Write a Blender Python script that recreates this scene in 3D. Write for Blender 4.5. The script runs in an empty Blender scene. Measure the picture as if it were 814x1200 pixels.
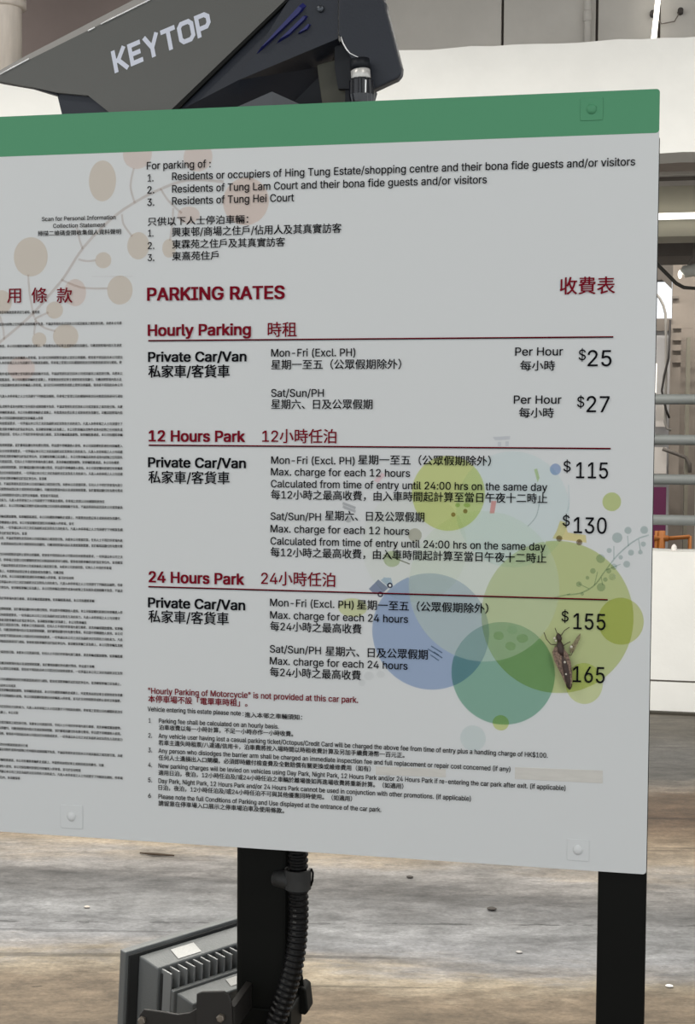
import bpy, math, random
from mathutils import Vector, Matrix

# ------------------------------------------------------------------ camera, world, lights, exposure
SC = bpy.context.scene
COL = SC.collection
random.seed(7)
IW, IH, FPX = 814.0, 1200.0, 1633.0
EYE = Vector((0.0, 0.0, 1.55))
YAW, PITCH, ROLL = -0.19936, -0.04780, 0.00720
cy, sy, cp, sp = math.cos(YAW), math.sin(YAW), math.cos(PITCH), math.sin(PITCH)
FW = Vector((sy * cp, cy * cp, sp))
R0 = Vector((cy, -sy, 0.0))
U0 = R0.cross(FW)
RT = R0 * math.cos(ROLL) + U0 * math.sin(ROLL)
UP = -R0 * math.sin(ROLL) + U0 * math.cos(ROLL)
cam_data = bpy.data.cameras.new('camera')
cam = bpy.data.objects.new('camera', cam_data)
COL.objects.link(cam)
M = Matrix((RT, UP, -FW)).transposed().to_4x4()
M.translation = EYE
cam.matrix_world = M
cam_data.sensor_fit = 'VERTICAL'
cam_data.sensor_height = 24.0
cam_data.lens = 24.0 * FPX / IH
cam_data.clip_start = 0.02
cam_data.clip_end = 200
SC.camera = cam

SC.view_settings.view_transform = 'Standard'
SC.view_settings.look = 'None'
SC.view_settings.gamma = 1.0
SC.view_settings.use_curve_mapping = False
SC.view_settings.exposure = 0.0

world = bpy.data.worlds.new('overcast daylight')
SC.world = world
world.use_nodes = True
wb = world.node_tree.nodes['Background']
wb.inputs[0].default_value = (0.93, 0.97, 1.0, 1)
wb.inputs[1].default_value = 1.3

def area_light(name, loc, sx, sy_, power, color, rot=(0, 0, 0)):
    d = bpy.data.lights.new(name, 'AREA')
    d.shape = 'RECTANGLE'; d.size = sx; d.size_y = sy_; d.energy = power; d.color = color
    o = bpy.data.objects.new(name, d)
    o.location = loc; o.rotation_euler = rot
    COL.objects.link(o)
    return o
WARM = (1.0, 0.965, 0.90)
# x, y, z, watts: unseen strip lamps added to brighten the driveway, beam and lanes behind
FILL_LAMPS = [(-2.6, 0.2, 4.05, 40), (1.6, -0.6, 4.05, 40), (-3.2, 2.6, 4.05, 38), (-0.6, 2.6, 4.05, 38),
           (-5.6, 4.8, 4.05, 78), (-3.4, 4.8, 4.05, 78), (-1.2, 4.8, 4.05, 78), (1.0, 4.8, 4.05, 84), (-4.6, 6.3, 4.95, 42), (-2.2, 6.3, 4.95, 34), (0.6, 6.3, 4.95, 30),
           (-2.6, 13.7, 4.95, 95), (0.2, 13.7, 4.95, 95), (2.6, 13.7, 4.95, 95)]
for bx_, by_, bz_, bw_ in FILL_LAMPS:
    area_light('fill_light', (bx_, by_, bz_ - 0.12), 1.4, 0.12, bw_, WARM)

# ------------------------------------------------------------------ pixel rays of the measured photograph -> real points
def ray(px, py):
    return RT * ((px - IW / 2) / FPX) + UP * ((IH / 2 - py) / FPX) + FW
def at(px, py, Y):
    d = ray(px, py)
    return EYE + d * (Y / d.y)
def onfloor(px, py, Z=0.0):
    d = ray(px, py)
    return EYE + d * ((Z - EYE.z) / d.z)

# ------------------------------------------------------------------ materials
def lin(c):
    return tuple(((v / 255) / 12.92 if v / 255 <= 0.04045 else ((v / 255 + 0.055) / 1.055) ** 2.4) for v in c)
def rgba(c): return lin(c) + (1.0,)
def mat(name, c, rough=0.5, metal=0.0, var=0.0, scale=8.0, bump=0.0, bscale=120.0, spec=0.5, stretch=(1, 1, 1), c2=None):
    m = bpy.data.materials.new(name); m.use_nodes = True
    nt = m.node_tree; N = nt.nodes; L = nt.links
    p = N['Principled BSDF']
    p.inputs['Roughness'].default_value = rough
    p.inputs['Metallic'].default_value = metal
    p.inputs['Specular IOR Level'].default_value = spec
    p.inputs['Base Color'].default_value = rgba(c)
    g = N.new('ShaderNodeNewGeometry')
    mp = N.new('ShaderNodeMapping'); mp.inputs['Scale'].default_value = stretch
    L.new(g.outputs['Position'], mp.inputs['Vector'])
    if var > 0 or c2:
        t = N.new('ShaderNodeTexNoise'); t.inputs['Scale'].default_value = scale; t.inputs['Detail'].default_value = 6
        t.inputs['Roughness'].default_value = 0.6
        L.new(mp.outputs[0], t.inputs['Vector'])
        r = N.new('ShaderNodeValToRGB')
        r.color_ramp.elements[0].position = 0.36; r.color_ramp.elements[1].position = 0.64
        a = lin(c); b = lin(c2) if c2 else tuple(v * (1 - var) for v in a)
        r.color_ramp.elements[0].color = b + (1,); r.color_ramp.elements[1].color = a + (1,)
        L.new(t.outputs['Fac'], r.inputs['Fac']); L.new(r.outputs[0], p.inputs['Base Color'])
    if bump > 0:
        t2 = N.new('ShaderNodeTexNoise'); t2.inputs['Scale'].default_value = bscale; t2.inputs['Detail'].default_value = 3
        L.new(g.outputs['Position'], t2.inputs['Vector'])
        b = N.new('ShaderNodeBump'); b.inputs['Strength'].default_value = bump; b.inputs['Distance'].default_value = 0.002
        L.new(t2.outputs['Fac'], b.inputs['Height']); L.new(b.outputs[0], p.inputs['Normal'])
    return m
def emis(name, c, s):
    m = bpy.data.materials.new(name); m.use_nodes = True
    nt = m.node_tree; nt.nodes.clear()
    e = nt.nodes.new('ShaderNodeEmission'); e.inputs[0].default_value = rgba(c); e.inputs[1].default_value = s
    o = nt.nodes.new('ShaderNodeOutputMaterial'); nt.links.new(e.outputs[0], o.inputs[0])
    return m

# ------------------------------------------------------------------ mesh helpers
class MB:
    def __init__(s): s.v = []; s.f = []
    def add(s, vs, fs):
        n = len(s.v); s.v += [Vector(a) for a in vs]; s.f += [tuple(i + n for i in f) for f in fs]; return s
    def box(s, a, b):
        x0, y0, z0 = a; x1, y1, z1 = b
        return s.add([(x0,y0,z0),(x1,y0,z0),(x1,y1,z0),(x0,y1,z0),(x0,y0,z1),(x1,y0,z1),(x1,y1,z1),(x0,y1,z1)],
                     [(0,3,2,1),(4,5,6,7),(0,1,5,4),(1,2,6,5),(2,3,7,6),(3,0,4,7)])
    def hexa(s, front, back):                      # two matching polygons joined round their rims
        n = len(front)
        return s.add(list(front) + list(back), [tuple(range(n)), tuple(range(2*n-1, n-1, -1))] +
                     [(i, i + n, (i+1) % n + n, (i+1) % n) for i in range(n)])
    def extr(s, pts, vec):
        v = Vector(vec); return s.hexa([Vector(p) for p in pts], [Vector(p) + v for p in pts])
    def tube(s, path, rad, n=12, caps=True):
        path = [Vector(p) for p in path]
        if not hasattr(rad, '__len__'): rad = [rad] * len(path)
        base = len(s.v); prev = None
        for i, p in enumerate(path):
            t = (path[min(i+1, len(path)-1)] - path[max(i-1, 0)]).normalized()
            a = (prev - t * prev.dot(t)) if prev else t.orthogonal()
            a.normalize(); prev = a; b = t.cross(a)
            for k in range(n):
                w = 2 * math.pi * k / n
                s.v.append(p + (a * math.cos(w) + b * math.sin(w)) * rad[i])
        for i in range(len(path) - 1):
            for k in range(n):
                q = base + i*n; s.f.append((q+k, q+(k+1) % n, q+n+(k+1) % n, q+n+k))
        if caps:
            s.f.append(tuple(base + k for k in range(n-1, -1, -1)))
            s.f.append(tuple(base + (len(path)-1)*n + k for k in range(n)))
        return s
    def ball(s, c, r, n=10, m=7):
        c = Vector(c); r = Vector(r if hasattr(r, '__len__') else (r, r, r)); b = len(s.v)
        for j in range(m + 1):
            ph = math.pi * j / m
            for i in range(n):
                th = 2*math.pi*i/n
                s.v.append(c + Vector((r.x*math.sin(ph)*math.cos(th), r.y*math.sin(ph)*math.sin(th), r.z*math.cos(ph))))
        for j in range(m):
            for i in range(n):
                s.f.append((b+j*n+i, b+(j+1)*n+i, b+(j+1)*n+(i+1) % n, b+j*n+(i+1) % n))
        return s
    def build(s, name, m, parent=None, smooth=False, bevel=0.0, segs=2, fix=True, label=None):
        me = bpy.data.meshes.new(name)
        off = Vector((0, 0, 0)); q = parent
        while q: off += q.location; q = q.parent
        me.from_pydata([tuple(v - off) for v in s.v], [], s.f); me.update()
        if fix:
            import bmesh
            bm = bmesh.new(); bm.from_mesh(me); bmesh.ops.remove_doubles(bm, verts=bm.verts, dist=1e-6)
            bmesh.ops.recalc_face_normals(bm, faces=bm.faces); bm.to_mesh(me); bm.free()
        o = bpy.data.objects.new(name, me); COL.objects.link(o)
        if m: me.materials.append(m)
        if parent: o.parent = parent
        if smooth:
            for p in me.polygons: p.use_smooth = True
        if bevel > 0:
            b = o.modifiers.new('bevel', 'BEVEL'); b.width = bevel; b.segments = segs; b.limit_method = 'ANGLE'; b.angle_limit = 0.6
        if label: o['label'] = label
        return o
def thing(name, label, cat, loc, group=None):
    o = bpy.data.objects.new(name, None); COL.objects.link(o)
    o.location = loc; o.empty_display_size = 0.05; o['label'] = label; o['category'] = cat
    if group: o['group'] = group
    return o
def tag(o, label, cat, group=None):
    o['label'] = label; o['category'] = cat
    if group: o['group'] = group
    return o
def structure(o, label):
    o['kind'] = 'structure'; o['label'] = label; return o

# ------------------------------------------------------------------ the setting
Y_W = onfloor(785, 836).y                     # the low white wall
WX0, WX1 = -9.0, 7.0
def zat(px, py, Y): return at(px, py, Y).z

def floor_material():
    m = bpy.data.materials.new('worn concrete floor'); m.use_nodes = True
    N = m.node_tree.nodes; L = m.node_tree.links; p = N['Principled BSDF']
    g = N.new('ShaderNodeNewGeometry')
    turn = 0.9 * YAW      # the tyre lanes run a little askew to the sign
    def noise(scale, stretch, detail=5, rough=0.6, dist=0.0):
        mp = N.new('ShaderNodeMapping'); mp.inputs['Scale'].default_value = stretch
        mp.vector_type = 'TEXTURE' if False else 'POINT'
        rotn = N.new('ShaderNodeVectorRotate'); rotn.rotation_type = 'Z_AXIS'; rotn.inputs['Angle'].default_value = turn
        L.new(g.outputs['Position'], rotn.inputs['Vector']); L.new(rotn.outputs[0], mp.inputs['Vector'])
        t = N.new('ShaderNodeTexNoise'); t.inputs['Scale'].default_value = scale; t.inputs['Detail'].default_value = detail
        t.inputs['Roughness'].default_value = rough; t.inputs['Distortion'].default_value = dist
        L.new(mp.outputs[0], t.inputs['Vector']); return t.outputs['Fac']
    def math_(op, a, b, c=None):
        n = N.new('ShaderNodeMath'); n.operation = op
        for i, v in enumerate((a, b, c)):
            if v is None: continue
            if isinstance(v, (int, float)): n.inputs[i].default_value = v
            else: L.new(v, n.inputs[i])
        return n.outputs[0]
    sep = N.new('ShaderNodeSeparateXYZ')
    n1 = noise(1.6, (0.6, 1.5, 1), 9, 0.7, 0.3)
    lane = N.new('ShaderNodeVectorRotate'); lane.rotation_type = 'Z_AXIS'; lane.inputs['Angle'].default_value = 0.35 * YAW
    lane.inputs['Center'].default_value = tuple(onfloor(430, 1100))
    L.new(g.outputs['Position'], lane.inputs['Vector']); L.new(lane.outputs[0], sep.inputs[0])
    y = math_('ADD', sep.outputs['Y'], math_('MULTIPLY', math_('SUBTRACT', n1, 0.5), 0.75))
    f = math_('DIVIDE', math_('SUBTRACT', y, 3.0), 6.0)
    bands = [(1200,(122,108,90)),(1160,(130,116,98)),(1142,(168,156,136)),(1128,(152,148,144)),(1112,(143,144,146)),(1085,(144,145,146)),
             (1048,(108,107,106)),(1018,(150,147,144)),(1000,(165,152,134)),(975,(138,122,102)),(948,(102,84,68)),
             (922,(106,90,74)),(910,(148,138,126)),(900,(98,96,92)),(870,(108,106,103)),(845,(106,100,90))]
    r = N.new('ShaderNodeValToRGB'); cr = r.color_ramp
    for i, (py, c) in enumerate(bands):
        pos = (onfloor(430, py).y - 3.0) / 6.0
        e = cr.elements[i] if i < 2 else cr.elements.new(pos)
        e.position = pos; e.color = rgba(c)
    L.new(f, r.inputs['Fac'])
    n2 = noise(3.0, (0.7, 1.9, 1), 10, 0.72, 0.5)
    mr = N.new('ShaderNodeMapRange'); mr.inputs['From Min'].default_value = 0.3; mr.inputs['From Max'].default_value = 0.7
    mr.inputs['To Min'].default_value = 0.5; mr.inputs['To Max'].default_value = 1.35
    L.new(n2, mr.inputs['Value'])
    n3 = noise(60, (1, 1.6, 1), 4, 0.7)
    mr2 = N.new('ShaderNodeMapRange'); mr2.inputs['From Min'].default_value = 0.3; mr2.inputs['From Max'].default_value = 0.7
    mr2.inputs['To Min'].default_value = 0.74; mr2.inputs['To Max'].default_value = 1.22
    L.new(n3, mr2.inputs['Value'])
    # thin dark scuff lines running along the lane
    n4 = noise(1.3, (0.35, 14.0, 1), 3, 0.5, 0.4)
    sc = N.new('ShaderNodeMapRange'); sc.inputs['From Min'].default_value = 0.665; sc.inputs['From Max'].default_value = 0.69
    sc.inputs['To Min'].default_value = 1.0; sc.inputs['To Max'].default_value = 0.62
    L.new(n4, sc.inputs['Value'])
    n5 = noise(11, (0.8, 1.5, 1), 7, 0.75, 0.2)
    m5 = N.new('ShaderNodeMapRange'); m5.inputs['From Min'].default_value = 0.34; m5.inputs['From Max'].default_value = 0.62
    m5.inputs['To Min'].default_value = 0.62; m5.inputs['To Max'].default_value = 1.12
    L.new(n5, m5.inputs['Value'])
    k = math_('MULTIPLY', math_('MULTIPLY', mr.outputs[0], mr2.outputs[0]), sc.outputs[0])
    # one broken dark seam and scattered dark flecks
    rs = N.new('ShaderNodeVectorRotate'); rs.rotation_type = 'Z_AXIS'; rs.inputs['Angle'].default_value = YAW
    L.new(g.outputs['Position'], rs.inputs['Vector']); s2 = N.new('ShaderNodeSeparateXYZ'); L.new(rs.outputs[0], s2.inputs[0])
    pj = Matrix.Rotation(YAW, 3, 'Z') @ onfloor(500, 1083)
    dj = math_('ABSOLUTE', math_('SUBTRACT', s2.outputs['Y'], pj.y), None)
    on = math_('LESS_THAN', math_('ADD', dj, math_('MULTIPLY', math_('SUBTRACT', 0.56, noise(7, (1, 3, 1), 4, 0.7)), 0.09)), 0.006)
    seam = math_('SUBTRACT', 1.0, math_('MULTIPLY', on, 0.5))
    fl_ = N.new('ShaderNodeMapRange'); fl_.inputs['From Min'].default_value = 0.67; fl_.inputs['From Max'].default_value = 0.72
    fl_.inputs['To Min'].default_value = 1.0; fl_.inputs['To Max'].default_value = 0.5
    L.new(noise(16, (0.7, 1.6, 1), 4, 0.65), fl_.inputs['Value'])
    k = math_('MULTIPLY', k, math_('MULTIPLY', seam, fl_.outputs[0]))
    k = math_('MULTIPLY', math_('MULTIPLY', k, m5.outputs[0]), 0.84)
    mx = N.new('ShaderNodeVectorMath'); mx.operation = 'SCALE'
    L.new(r.outputs[0], mx.inputs[0]); L.new(k, mx.inputs['Scale'])
    L.new(mx.outputs[0], p.inputs['Base Color'])
    p.inputs['Roughness'].default_value = 0.55
    b = N.new('ShaderNodeBump'); b.inputs['Strength'].default_value = 0.35; b.inputs['Distance'].default_value = 0.006
    L.new(n2, b.inputs['Height']); L.new(b.outputs[0], p.inputs['Normal'])
    return m
structure(MB().box((-12, -4, -0.1), (10, 24, 0)).build('floor', floor_material()), 'stained grey and tan concrete car park floor')

m_white = mat('white painted concrete', (238, 237, 232), 0.8, var=0.05, scale=3.0, bump=0.6, bscale=26)
m_soffit = mat('grey soffit', (132, 124, 116), 0.9, var=0.15, scale=2)
m_wallgrey = mat('grey panel', (204, 199, 191), 0.8, var=0.14, scale=1.5, bump=0.3, bscale=30)
m_wallbrown = mat('brown grey panel', (152, 137, 131), 0.8, var=0.12, scale=1.5)
m_ceil = mat('ceiling concrete', (150, 146, 140), 0.9, var=0.1, scale=2)
m_rail = mat('grey painted steel pipe', (128, 132, 130), 0.45, var=0.08, scale=9)

def rough_edge_slab(name, x0, x1, y0, y1, z0, z1, amp, m, label, step=0.12, low=0.0):
    rnd = random.Random(3); n = int((x1 - x0) / step); xs = [x0 + (x1-x0)*i/n for i in range(n+1)]
    w = 0.0; top = []
    for x in xs:
        w = w * 0.7 + rnd.uniform(-amp, amp); top.append(z1 + w)
    bot = [z0 + rnd.uniform(-low, low) for x in xs]
    mb = MB(); V = []; F = []
    for i, x in enumerate(xs):
        V += [(x, y0, bot[i]), (x, y0, top[i]), (x, y1, top[i]), (x, y1, bot[i])]
    for i in range(n):
        a = 4*i; b = a + 4
        F += [(a, b, b+1, a+1), (a+1, b+1, b+2, a+2), (a+2, b+2, b+3, a+3), (a+3, b+3, b, a)]
    F += [(0, 1, 2, 3), (4*n+3, 4*n+2, 4*n+1, 4*n)]
    mb.add(V, F)
    return structure(mb.build(name, m), label)

zt = zat(785, 646, Y_W)
zs = zat(785, 799.5, Y_W)
# low wall: plinth and upper lift with a recessed joint between them
rough_edge_slab('low_wall', WX0, WX1, Y_W + 0.0, Y_W + 0.25, zs + 0.012, zt, 0.004, m_white, 'low white painted concrete wall under the pipe railing')
lw = bpy.data.objects['low_wall']
MB().box((WX0, Y_W + 0.006, 0.0), (WX1, Y_W + 0.25, zs)).build('plinth', m_white, lw)
MB().box((WX0, Y_W + 0.02, zs), (WX1, Y_W + 0.24, zs + 0.012)).build('joint', m_soffit, lw)
kerb = MB().box((WX0, Y_W - 0.05, 0.0), (WX1, Y_W + 0.01, 0.012)).build('trim_1', mat('dark dirt seam', (62, 58, 50), 0.95)); structure(kerb, 'dark dirt seam along the foot of the low wall')

# deep white beam over the opening
Y_B = Y_W - 0.1
bz0, bz1 = zat(793, 178.5, Y_B), zat(640, 51, Y_B)
rough_edge_slab('concrete_beam', WX0, WX1, Y_B, Y_B + 0.3, bz0, bz1, 0.006, m_white, 'deep white painted concrete beam above the sign', low=0.003)
beam = bpy.data.objects['concrete_beam']
for px, py in ((712, 189), (0, 0)):
    pass
# ledge and second beam behind it
def slab(name, pxy0, pxy1, Y, dep, m, label, x0=WX0, x1=WX1, px=790):
    o = MB().box((x0, Y, zat(px, pxy1, Y)), (x1, Y + dep, zat(px, pxy0, Y))).build(name, m); return structure(o, label)
m_ledge = mat('brown grey ledge paint', (176, 164, 154), 0.9, var=.1)
slab('trim_2', 150, 189.5, Y_B + 0.35, 0.3, m_ledge, 'brown grey ledge just behind the white beam')
slab('trim_3', 165, 208, Y_B + 1.2, 0.3, mat('mid grey beam', (206, 200, 194), 0.85, var=0.1), 'mid grey cross beam behind the white beam')
slab('trim_4', 200, 212, Y_B + 1.9, 0.2, mat('shadowed gap', (160, 154, 142), 0.9), 'narrow band of painted shade under the grey cross beam')  # shadow under the cross beam, built as its own darker band
Y_D = Y_B + 2.4
slab('trim_5', 209, 277, Y_D, 0.35, mat('beige duct', (186, 181, 163), 0.7, var=0.08, scale=2, bump=0.2), 'beige boxed duct carrying the long lamp')
# wall above the beam
Y_U = Y_B + 0.9
wtop = 5.2
up = thing('wall_back_upper', 'grey panelled upper wall above the white beam', 'wall', (0, Y_U, bz1 - 0.5))
del up['category']; up['kind'] = 'structure'
joint_px = [(-400, 0), (160, 1), (300, 0), (588.5, 0), (699, 0), (772, 0), (980, 0), (1200, 0)]
xs = [WX0] + [at(a, 30, Y_U).x for a, _ in joint_px] + [WX1]
for i in range(len(xs) - 1):
    g = 0.008
    MB().box((xs[i] + g, Y_U, bz1 - 0.6), (xs[i+1] - g, Y_U + 0.08, wtop)).build('panel', m_wallbrown if i in (0, 1) else m_wallgrey, up, bevel=0.004)
MB().box((WX0, Y_U + 0.06, bz1 - 0.6), (WX1, Y_U + 0.2, wtop)).build('backing', mat('dark joint', (112, 104, 98), 0.9), up)
structure(MB().box((-12, -4, 4.3), (10, Y_B - 2.6, 4.5)).build('ceiling', m_ceil), 'pale concrete ceiling over the driveway')
structure(MB().box((-12, Y_B - 2.6, 5.2), (10, 24, 5.4)).build('ceiling_rear', m_ceil), 'concrete ceiling at the rear of the car park')

# vertical pipes on the upper wall
def vpipe(name, label, px, Y, r, z0, z1, m, cat='pipe', coups=()):
    x = at(px, 30, Y).x
    t = thing(name, label, cat, (x, Y, z0))
    MB().tube([(x, Y, z0), (x, Y, z1)], r, 20).build('pipe_body', m, t, smooth=True)
    for cz in coups:
        MB().tube([(x, Y, cz - 0.035), (x, Y, cz - 0.03), (x, Y, cz + 0.03), (x, Y, cz + 0.035)], [r, r*1.28, r*1.28, r], 20).build('coupling', m, t, smooth=True)
    return t
m_drain = mat('aged cream drain pipe', (226, 216, 205), 0.55, var=0.18, scale=5, stretch=(3, 3, 0.5))
Yp = Y_B + 0.16
d = vpipe('drain_pipe', 'thick cream vertical drain pipe at the top left corner', 6, Yp, abs(at(24, 30, Yp).x - at(6, 30, Yp).x), bz1, 5.2, m_drain, coups=(zat(6, 4, Yp),))
vpipe('conduit_pipe', 'slim grey conduit with couplings on the upper wall', 688, Y_U - 0.035, 0.022, bz1 - 0.2, 5.2, m_wallgrey, coups=(zat(688, 21, Y_U), zat(688, 60, Y_U)))
# slim bright lamp tube seen between two panels
a = at(775, -40, Y_U - 0.12); b = at(765, 52, Y_U - 0.12)
tl = thing('tube_lamp', 'slim lit upright tube lamp above the beam at top right', 'lamp', b)
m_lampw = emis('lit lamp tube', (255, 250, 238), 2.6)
MB().tube([b, a], 0.017, 12).build('tube', m_lampw, tl, smooth=True)
MB().tube([b - Vector((0, 0, .06)), b], 0.022, 12).build('end_cap', m_soffit, tl, smooth=True)
cup = thing('cable_loop', 'thin dark cable with two round cleats beside the tube lamp', 'cable', at(797, 13, Y_U - 0.03))
MB().tube([at(765, 16, Y_U-.04), at(775, 28, Y_U-.03), at(790, 25, Y_U-.03), at(797, 13, Y_U-.03)], 0.004, 6).build('cable', m_soffit, cup, smooth=True)
for px, py in ((764.5, 16), (797, 13)):
    c = at(px, py, Y_U - 0.03); MB().tube([c - Vector((0, .02, 0)), c + Vector((0, .03, 0))], 0.018, 12).build('cleat', mat('dark cleat', (60, 54, 50), 0.7), cup)

# railing above the low wall
rl = thing('pipe_railing', 'four bar grey pipe railing standing on the low white wall', 'railing', (0.3, Y_W + 0.12, zt - 0.005))
for py in (468, 515.5, 562, 609.5):
    z = zat(790, py, Y_W + 0.12)
    MB().tube([(-6.5, Y_W + 0.12, z), (5.5, Y_W + 0.12, z)], 0.0305, 20).build('rail', m_rail, rl, smooth=True)
for x in (-6.3, -3.9, -1.5, 2.9, 5.3):
    MB().tube([(x, Y_W + 0.12, zt - 0.005), (x, Y_W + 0.12, zat(790, 460, Y_W + 0.12))], 0.032, 16).build('post', m_rail, rl, smooth=True)

# lamp batten on the duct
bt = thing('lamp_batten', 'long lit strip lamp under the white beam at the right', 'lamp', at(790, 253, Y_D - 0.06))
z = zat(790, 253.3, Y_D - 0.06); zh = abs(zat(790, 249.8, Y_D - .06) - z)
MB().box((at(500, 250, Y_D).x, Y_D - 0.06 - .02, z - zh), (3.6, Y_D - 0.04, z + zh)).build('diffuser', m_lampw, bt, bevel=0.004)
MB().box((at(500, 250, Y_D).x, Y_D - 0.04, z - zh * .8), (3.6, Y_D + 0.0, z + zh * .8)).build('housing', m_ceil, bt)

# the space behind the opening
Y_F = 15.5
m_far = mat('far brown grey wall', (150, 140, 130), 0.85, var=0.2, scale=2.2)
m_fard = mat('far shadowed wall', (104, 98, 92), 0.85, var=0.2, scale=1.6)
m_farw = mat('far white wall', (222, 216, 210), 0.85)
def X(px, Y): return at(px, 500, Y).x
def quad(name, px0, px1, py0, py1, Y, dep, m, label=None, cat=None, st=True):
    a = at(px0, py1, Y); b = at(px1, py0, Y)
    o = MB().box((a.x, Y, a.z), (b.x, Y + dep, b.z)).build(name, m)
    if st: structure(o, label)
    elif label: tag(o, label, cat)
    return o
# far wall: pieces round a daylight opening
structure(MB().box((X(785, Y_F), Y_F, 0), (X(1100, Y_F), Y_F + .2, 5.2)).build('wall_back', m_far), 'brown grey rear wall of the lane beyond the railing')
fw = bpy.data.objects['wall_back']
xl, xr = X(640, Y_F), X(785, Y_F)
MB().box((-8, Y_F, 0), (xl, Y_F + .2, 5.2)).build('wall_section', m_far, fw)
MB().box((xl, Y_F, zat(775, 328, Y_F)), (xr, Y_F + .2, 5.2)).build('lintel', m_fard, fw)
MB().box((xl, Y_F, 0), (xr, Y_F + .2, zat(775, 373, Y_F))).build('sill_wall', mat('far grey wall', (168, 166, 166), 0.8), fw)
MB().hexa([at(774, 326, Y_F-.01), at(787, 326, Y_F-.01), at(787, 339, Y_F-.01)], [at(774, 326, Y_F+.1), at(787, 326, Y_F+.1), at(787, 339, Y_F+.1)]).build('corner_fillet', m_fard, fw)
MB().box((xl, Y_F - .04, zat(775, 388, Y_F)), (xr, Y_F + .01, zat(775, 374, Y_F))).build('sill', m_soffit, fw)
MB().box((X(784.2, Y_F), Y_F - .05, zat(775, 350.5, Y_F)), (X(792, Y_F), Y_F, zat(775, 347.5, Y_F))).build('bracket', m_soffit, fw)
quad('trim_6', 780, 797, 560, 800, Y_F - 0.5, 0.3, m_far, 'brown grey pier behind the railing')
quad('trim_7', 797.5, 809, 395, 800, Y_F - 0.7, 0.3, mat('greenish grey pier', (142, 138, 124), 0.85, var=.1), 'greenish grey pier behind the railing')
quad('trim_8', 811.5, 840, 380, 800, Y_F - 1.0, 0.4, m_farw, 'pale column at the right edge behind the railing')
quad('trim_9', 783, 798, 380, 556, Y_F - 0.3, 0.2, m_far, 'mottled pier beside the daylight opening')
for k, (py, dx) in enumerate(((384, 0), (398, 3), (410, 0), (424, 2))):
    MB().box((X(786, Y_F-.31), Y_F - .33, zat(790, py + 1, Y_F-.31)), (X(809, Y_F-.31), Y_F - .3, zat(790, py, Y_F-.31))).build('joint_strip', m_far, bpy.data.objects['trim_9'])
quad('trim_10', 768, 781, 475, 500, Y_F - 0.2, 0.1, m_farw, 'white patch of wall seen between the rails')
quad('trim_11', 754, 781, 524, 555, Y_F - 0.2, 0.1, m_farw, 'white wall patch above the magenta panel')
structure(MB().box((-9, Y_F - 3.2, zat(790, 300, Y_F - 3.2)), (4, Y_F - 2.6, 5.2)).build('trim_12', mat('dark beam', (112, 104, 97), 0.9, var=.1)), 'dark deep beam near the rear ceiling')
quad('magenta_panel', 752, 780.5, 571, 622, Y_F - 0.9, 0.04, mat('magenta sheet', (104, 34, 78), 0.6), 'magenta wall panel seen between the lower rails', 'panel', st=False)
mgp = bpy.data.objects['magenta_panel']
for v in mgp.data.vertices:
    if v.co.z < at(770, 600, Y_F - .9).z: v.co.z = 0.0
# orange barrier
Yb = Y_F - 1.6
ob = thing('orange_barrier', 'orange framed barrier behind the lowest rail', 'barrier', (at(785, 660, Yb).x, Yb, 0))
m_or = mat('orange paint', (176, 104, 34), 0.6, var=.15, scale=6)
def bar(pts, r, name='bar'): MB().tube([at(a, b, Yb) for a, b in pts], r, 8).build(name, m_or, ob, smooth=True)
def upright(px, py, r):
    a = at(px, py, Yb); MB().tube([a, (a.x, a.y, 0)], r, 8).build('post', m_or, ob, smooth=True)
bar([(783, 631), (808, 629)], 0.02, 'top_rail'); bar([(766, 631), (783, 631)], 0.03, 'top_rail')
upright(808, 628, .018); upright(775, 622, .035); upright(769, 622, .018)
# white sack in front of the barrier
sk = MB().ball(at(789.5, 643.5, Y_W + .12), (0.017, 0.017, 0.03), 12, 8).build('white_bag', m_farw, smooth=True); tag(sk, 'small white bag sitting on top of the low wall by the orange barrier', 'bag')
# hanging cylinder lamp and black cable, looped conduit
Yc = Y_F - 3.4
hl = thing('pendant_lamp', 'pale cylinder lamp with a bright end, under the dark beam', 'lamp', at(805, 318, Yc))
MB().tube([at(799, 320.5, Yc), at(801, 318.5, Yc), at(830, 314, Yc)], [0.03, 0.052, 0.052], 16).build('shade', mat('pale lamp shell', (214, 212, 202), 0.4), hl, smooth=True)
MB().ball(at(796.5, 321.5, Yc), (0.018, 0.03, 0.036), 12, 8).build('bulb', m_lampw, hl, smooth=True)
MB().tube([at(806, 312, Yc), at(812, 300, Yc), at(815, 280, Yc)], 0.012, 8).build('stem', m_soffit, hl, smooth=True)
cb = MB().tube([at(a, b, Yc - .1) if b > 300 else at(a, b, Yc) for a, b in ((755, 280), (766, 306), (774, 314), (783, 323), (792, 332), (801, 337), (816, 338), (836, 320), (842, 280))], 0.016, 8).build('power_cable', mat('dark cable', (70, 66, 60), 0.6), smooth=True)
tag(cb, 'thick dark cable sagging below the dark beam', 'cable')
Yq = Y_F - 0.36
cd = MB().tube([at(a, b, Yq) for a, b in ((760, 338), (768, 344), (773, 350), (777, 358), (779.5, 368), (780, 385), (780, 440), (779, 495), (781, 502), (786, 504))], 0.014, 8).build('bent_conduit', mat('grey conduit', (150, 146, 140), 0.5), smooth=True)
tag(cd, 'thin grey conduit bending over the daylight opening', 'conduit')
cb2 = MB().tube([at(a, b, Yq - .035) for a, b in ((785, 375), (783, 420), (778, 440), (775, 458), (780, 480), (784, 490))], 0.012, 8).build('drop_cable', mat('black cable', (46, 42, 40), 0.6), smooth=True)
tag(cb2, 'black cable hanging beside the thin grey conduit', 'cable')
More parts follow.
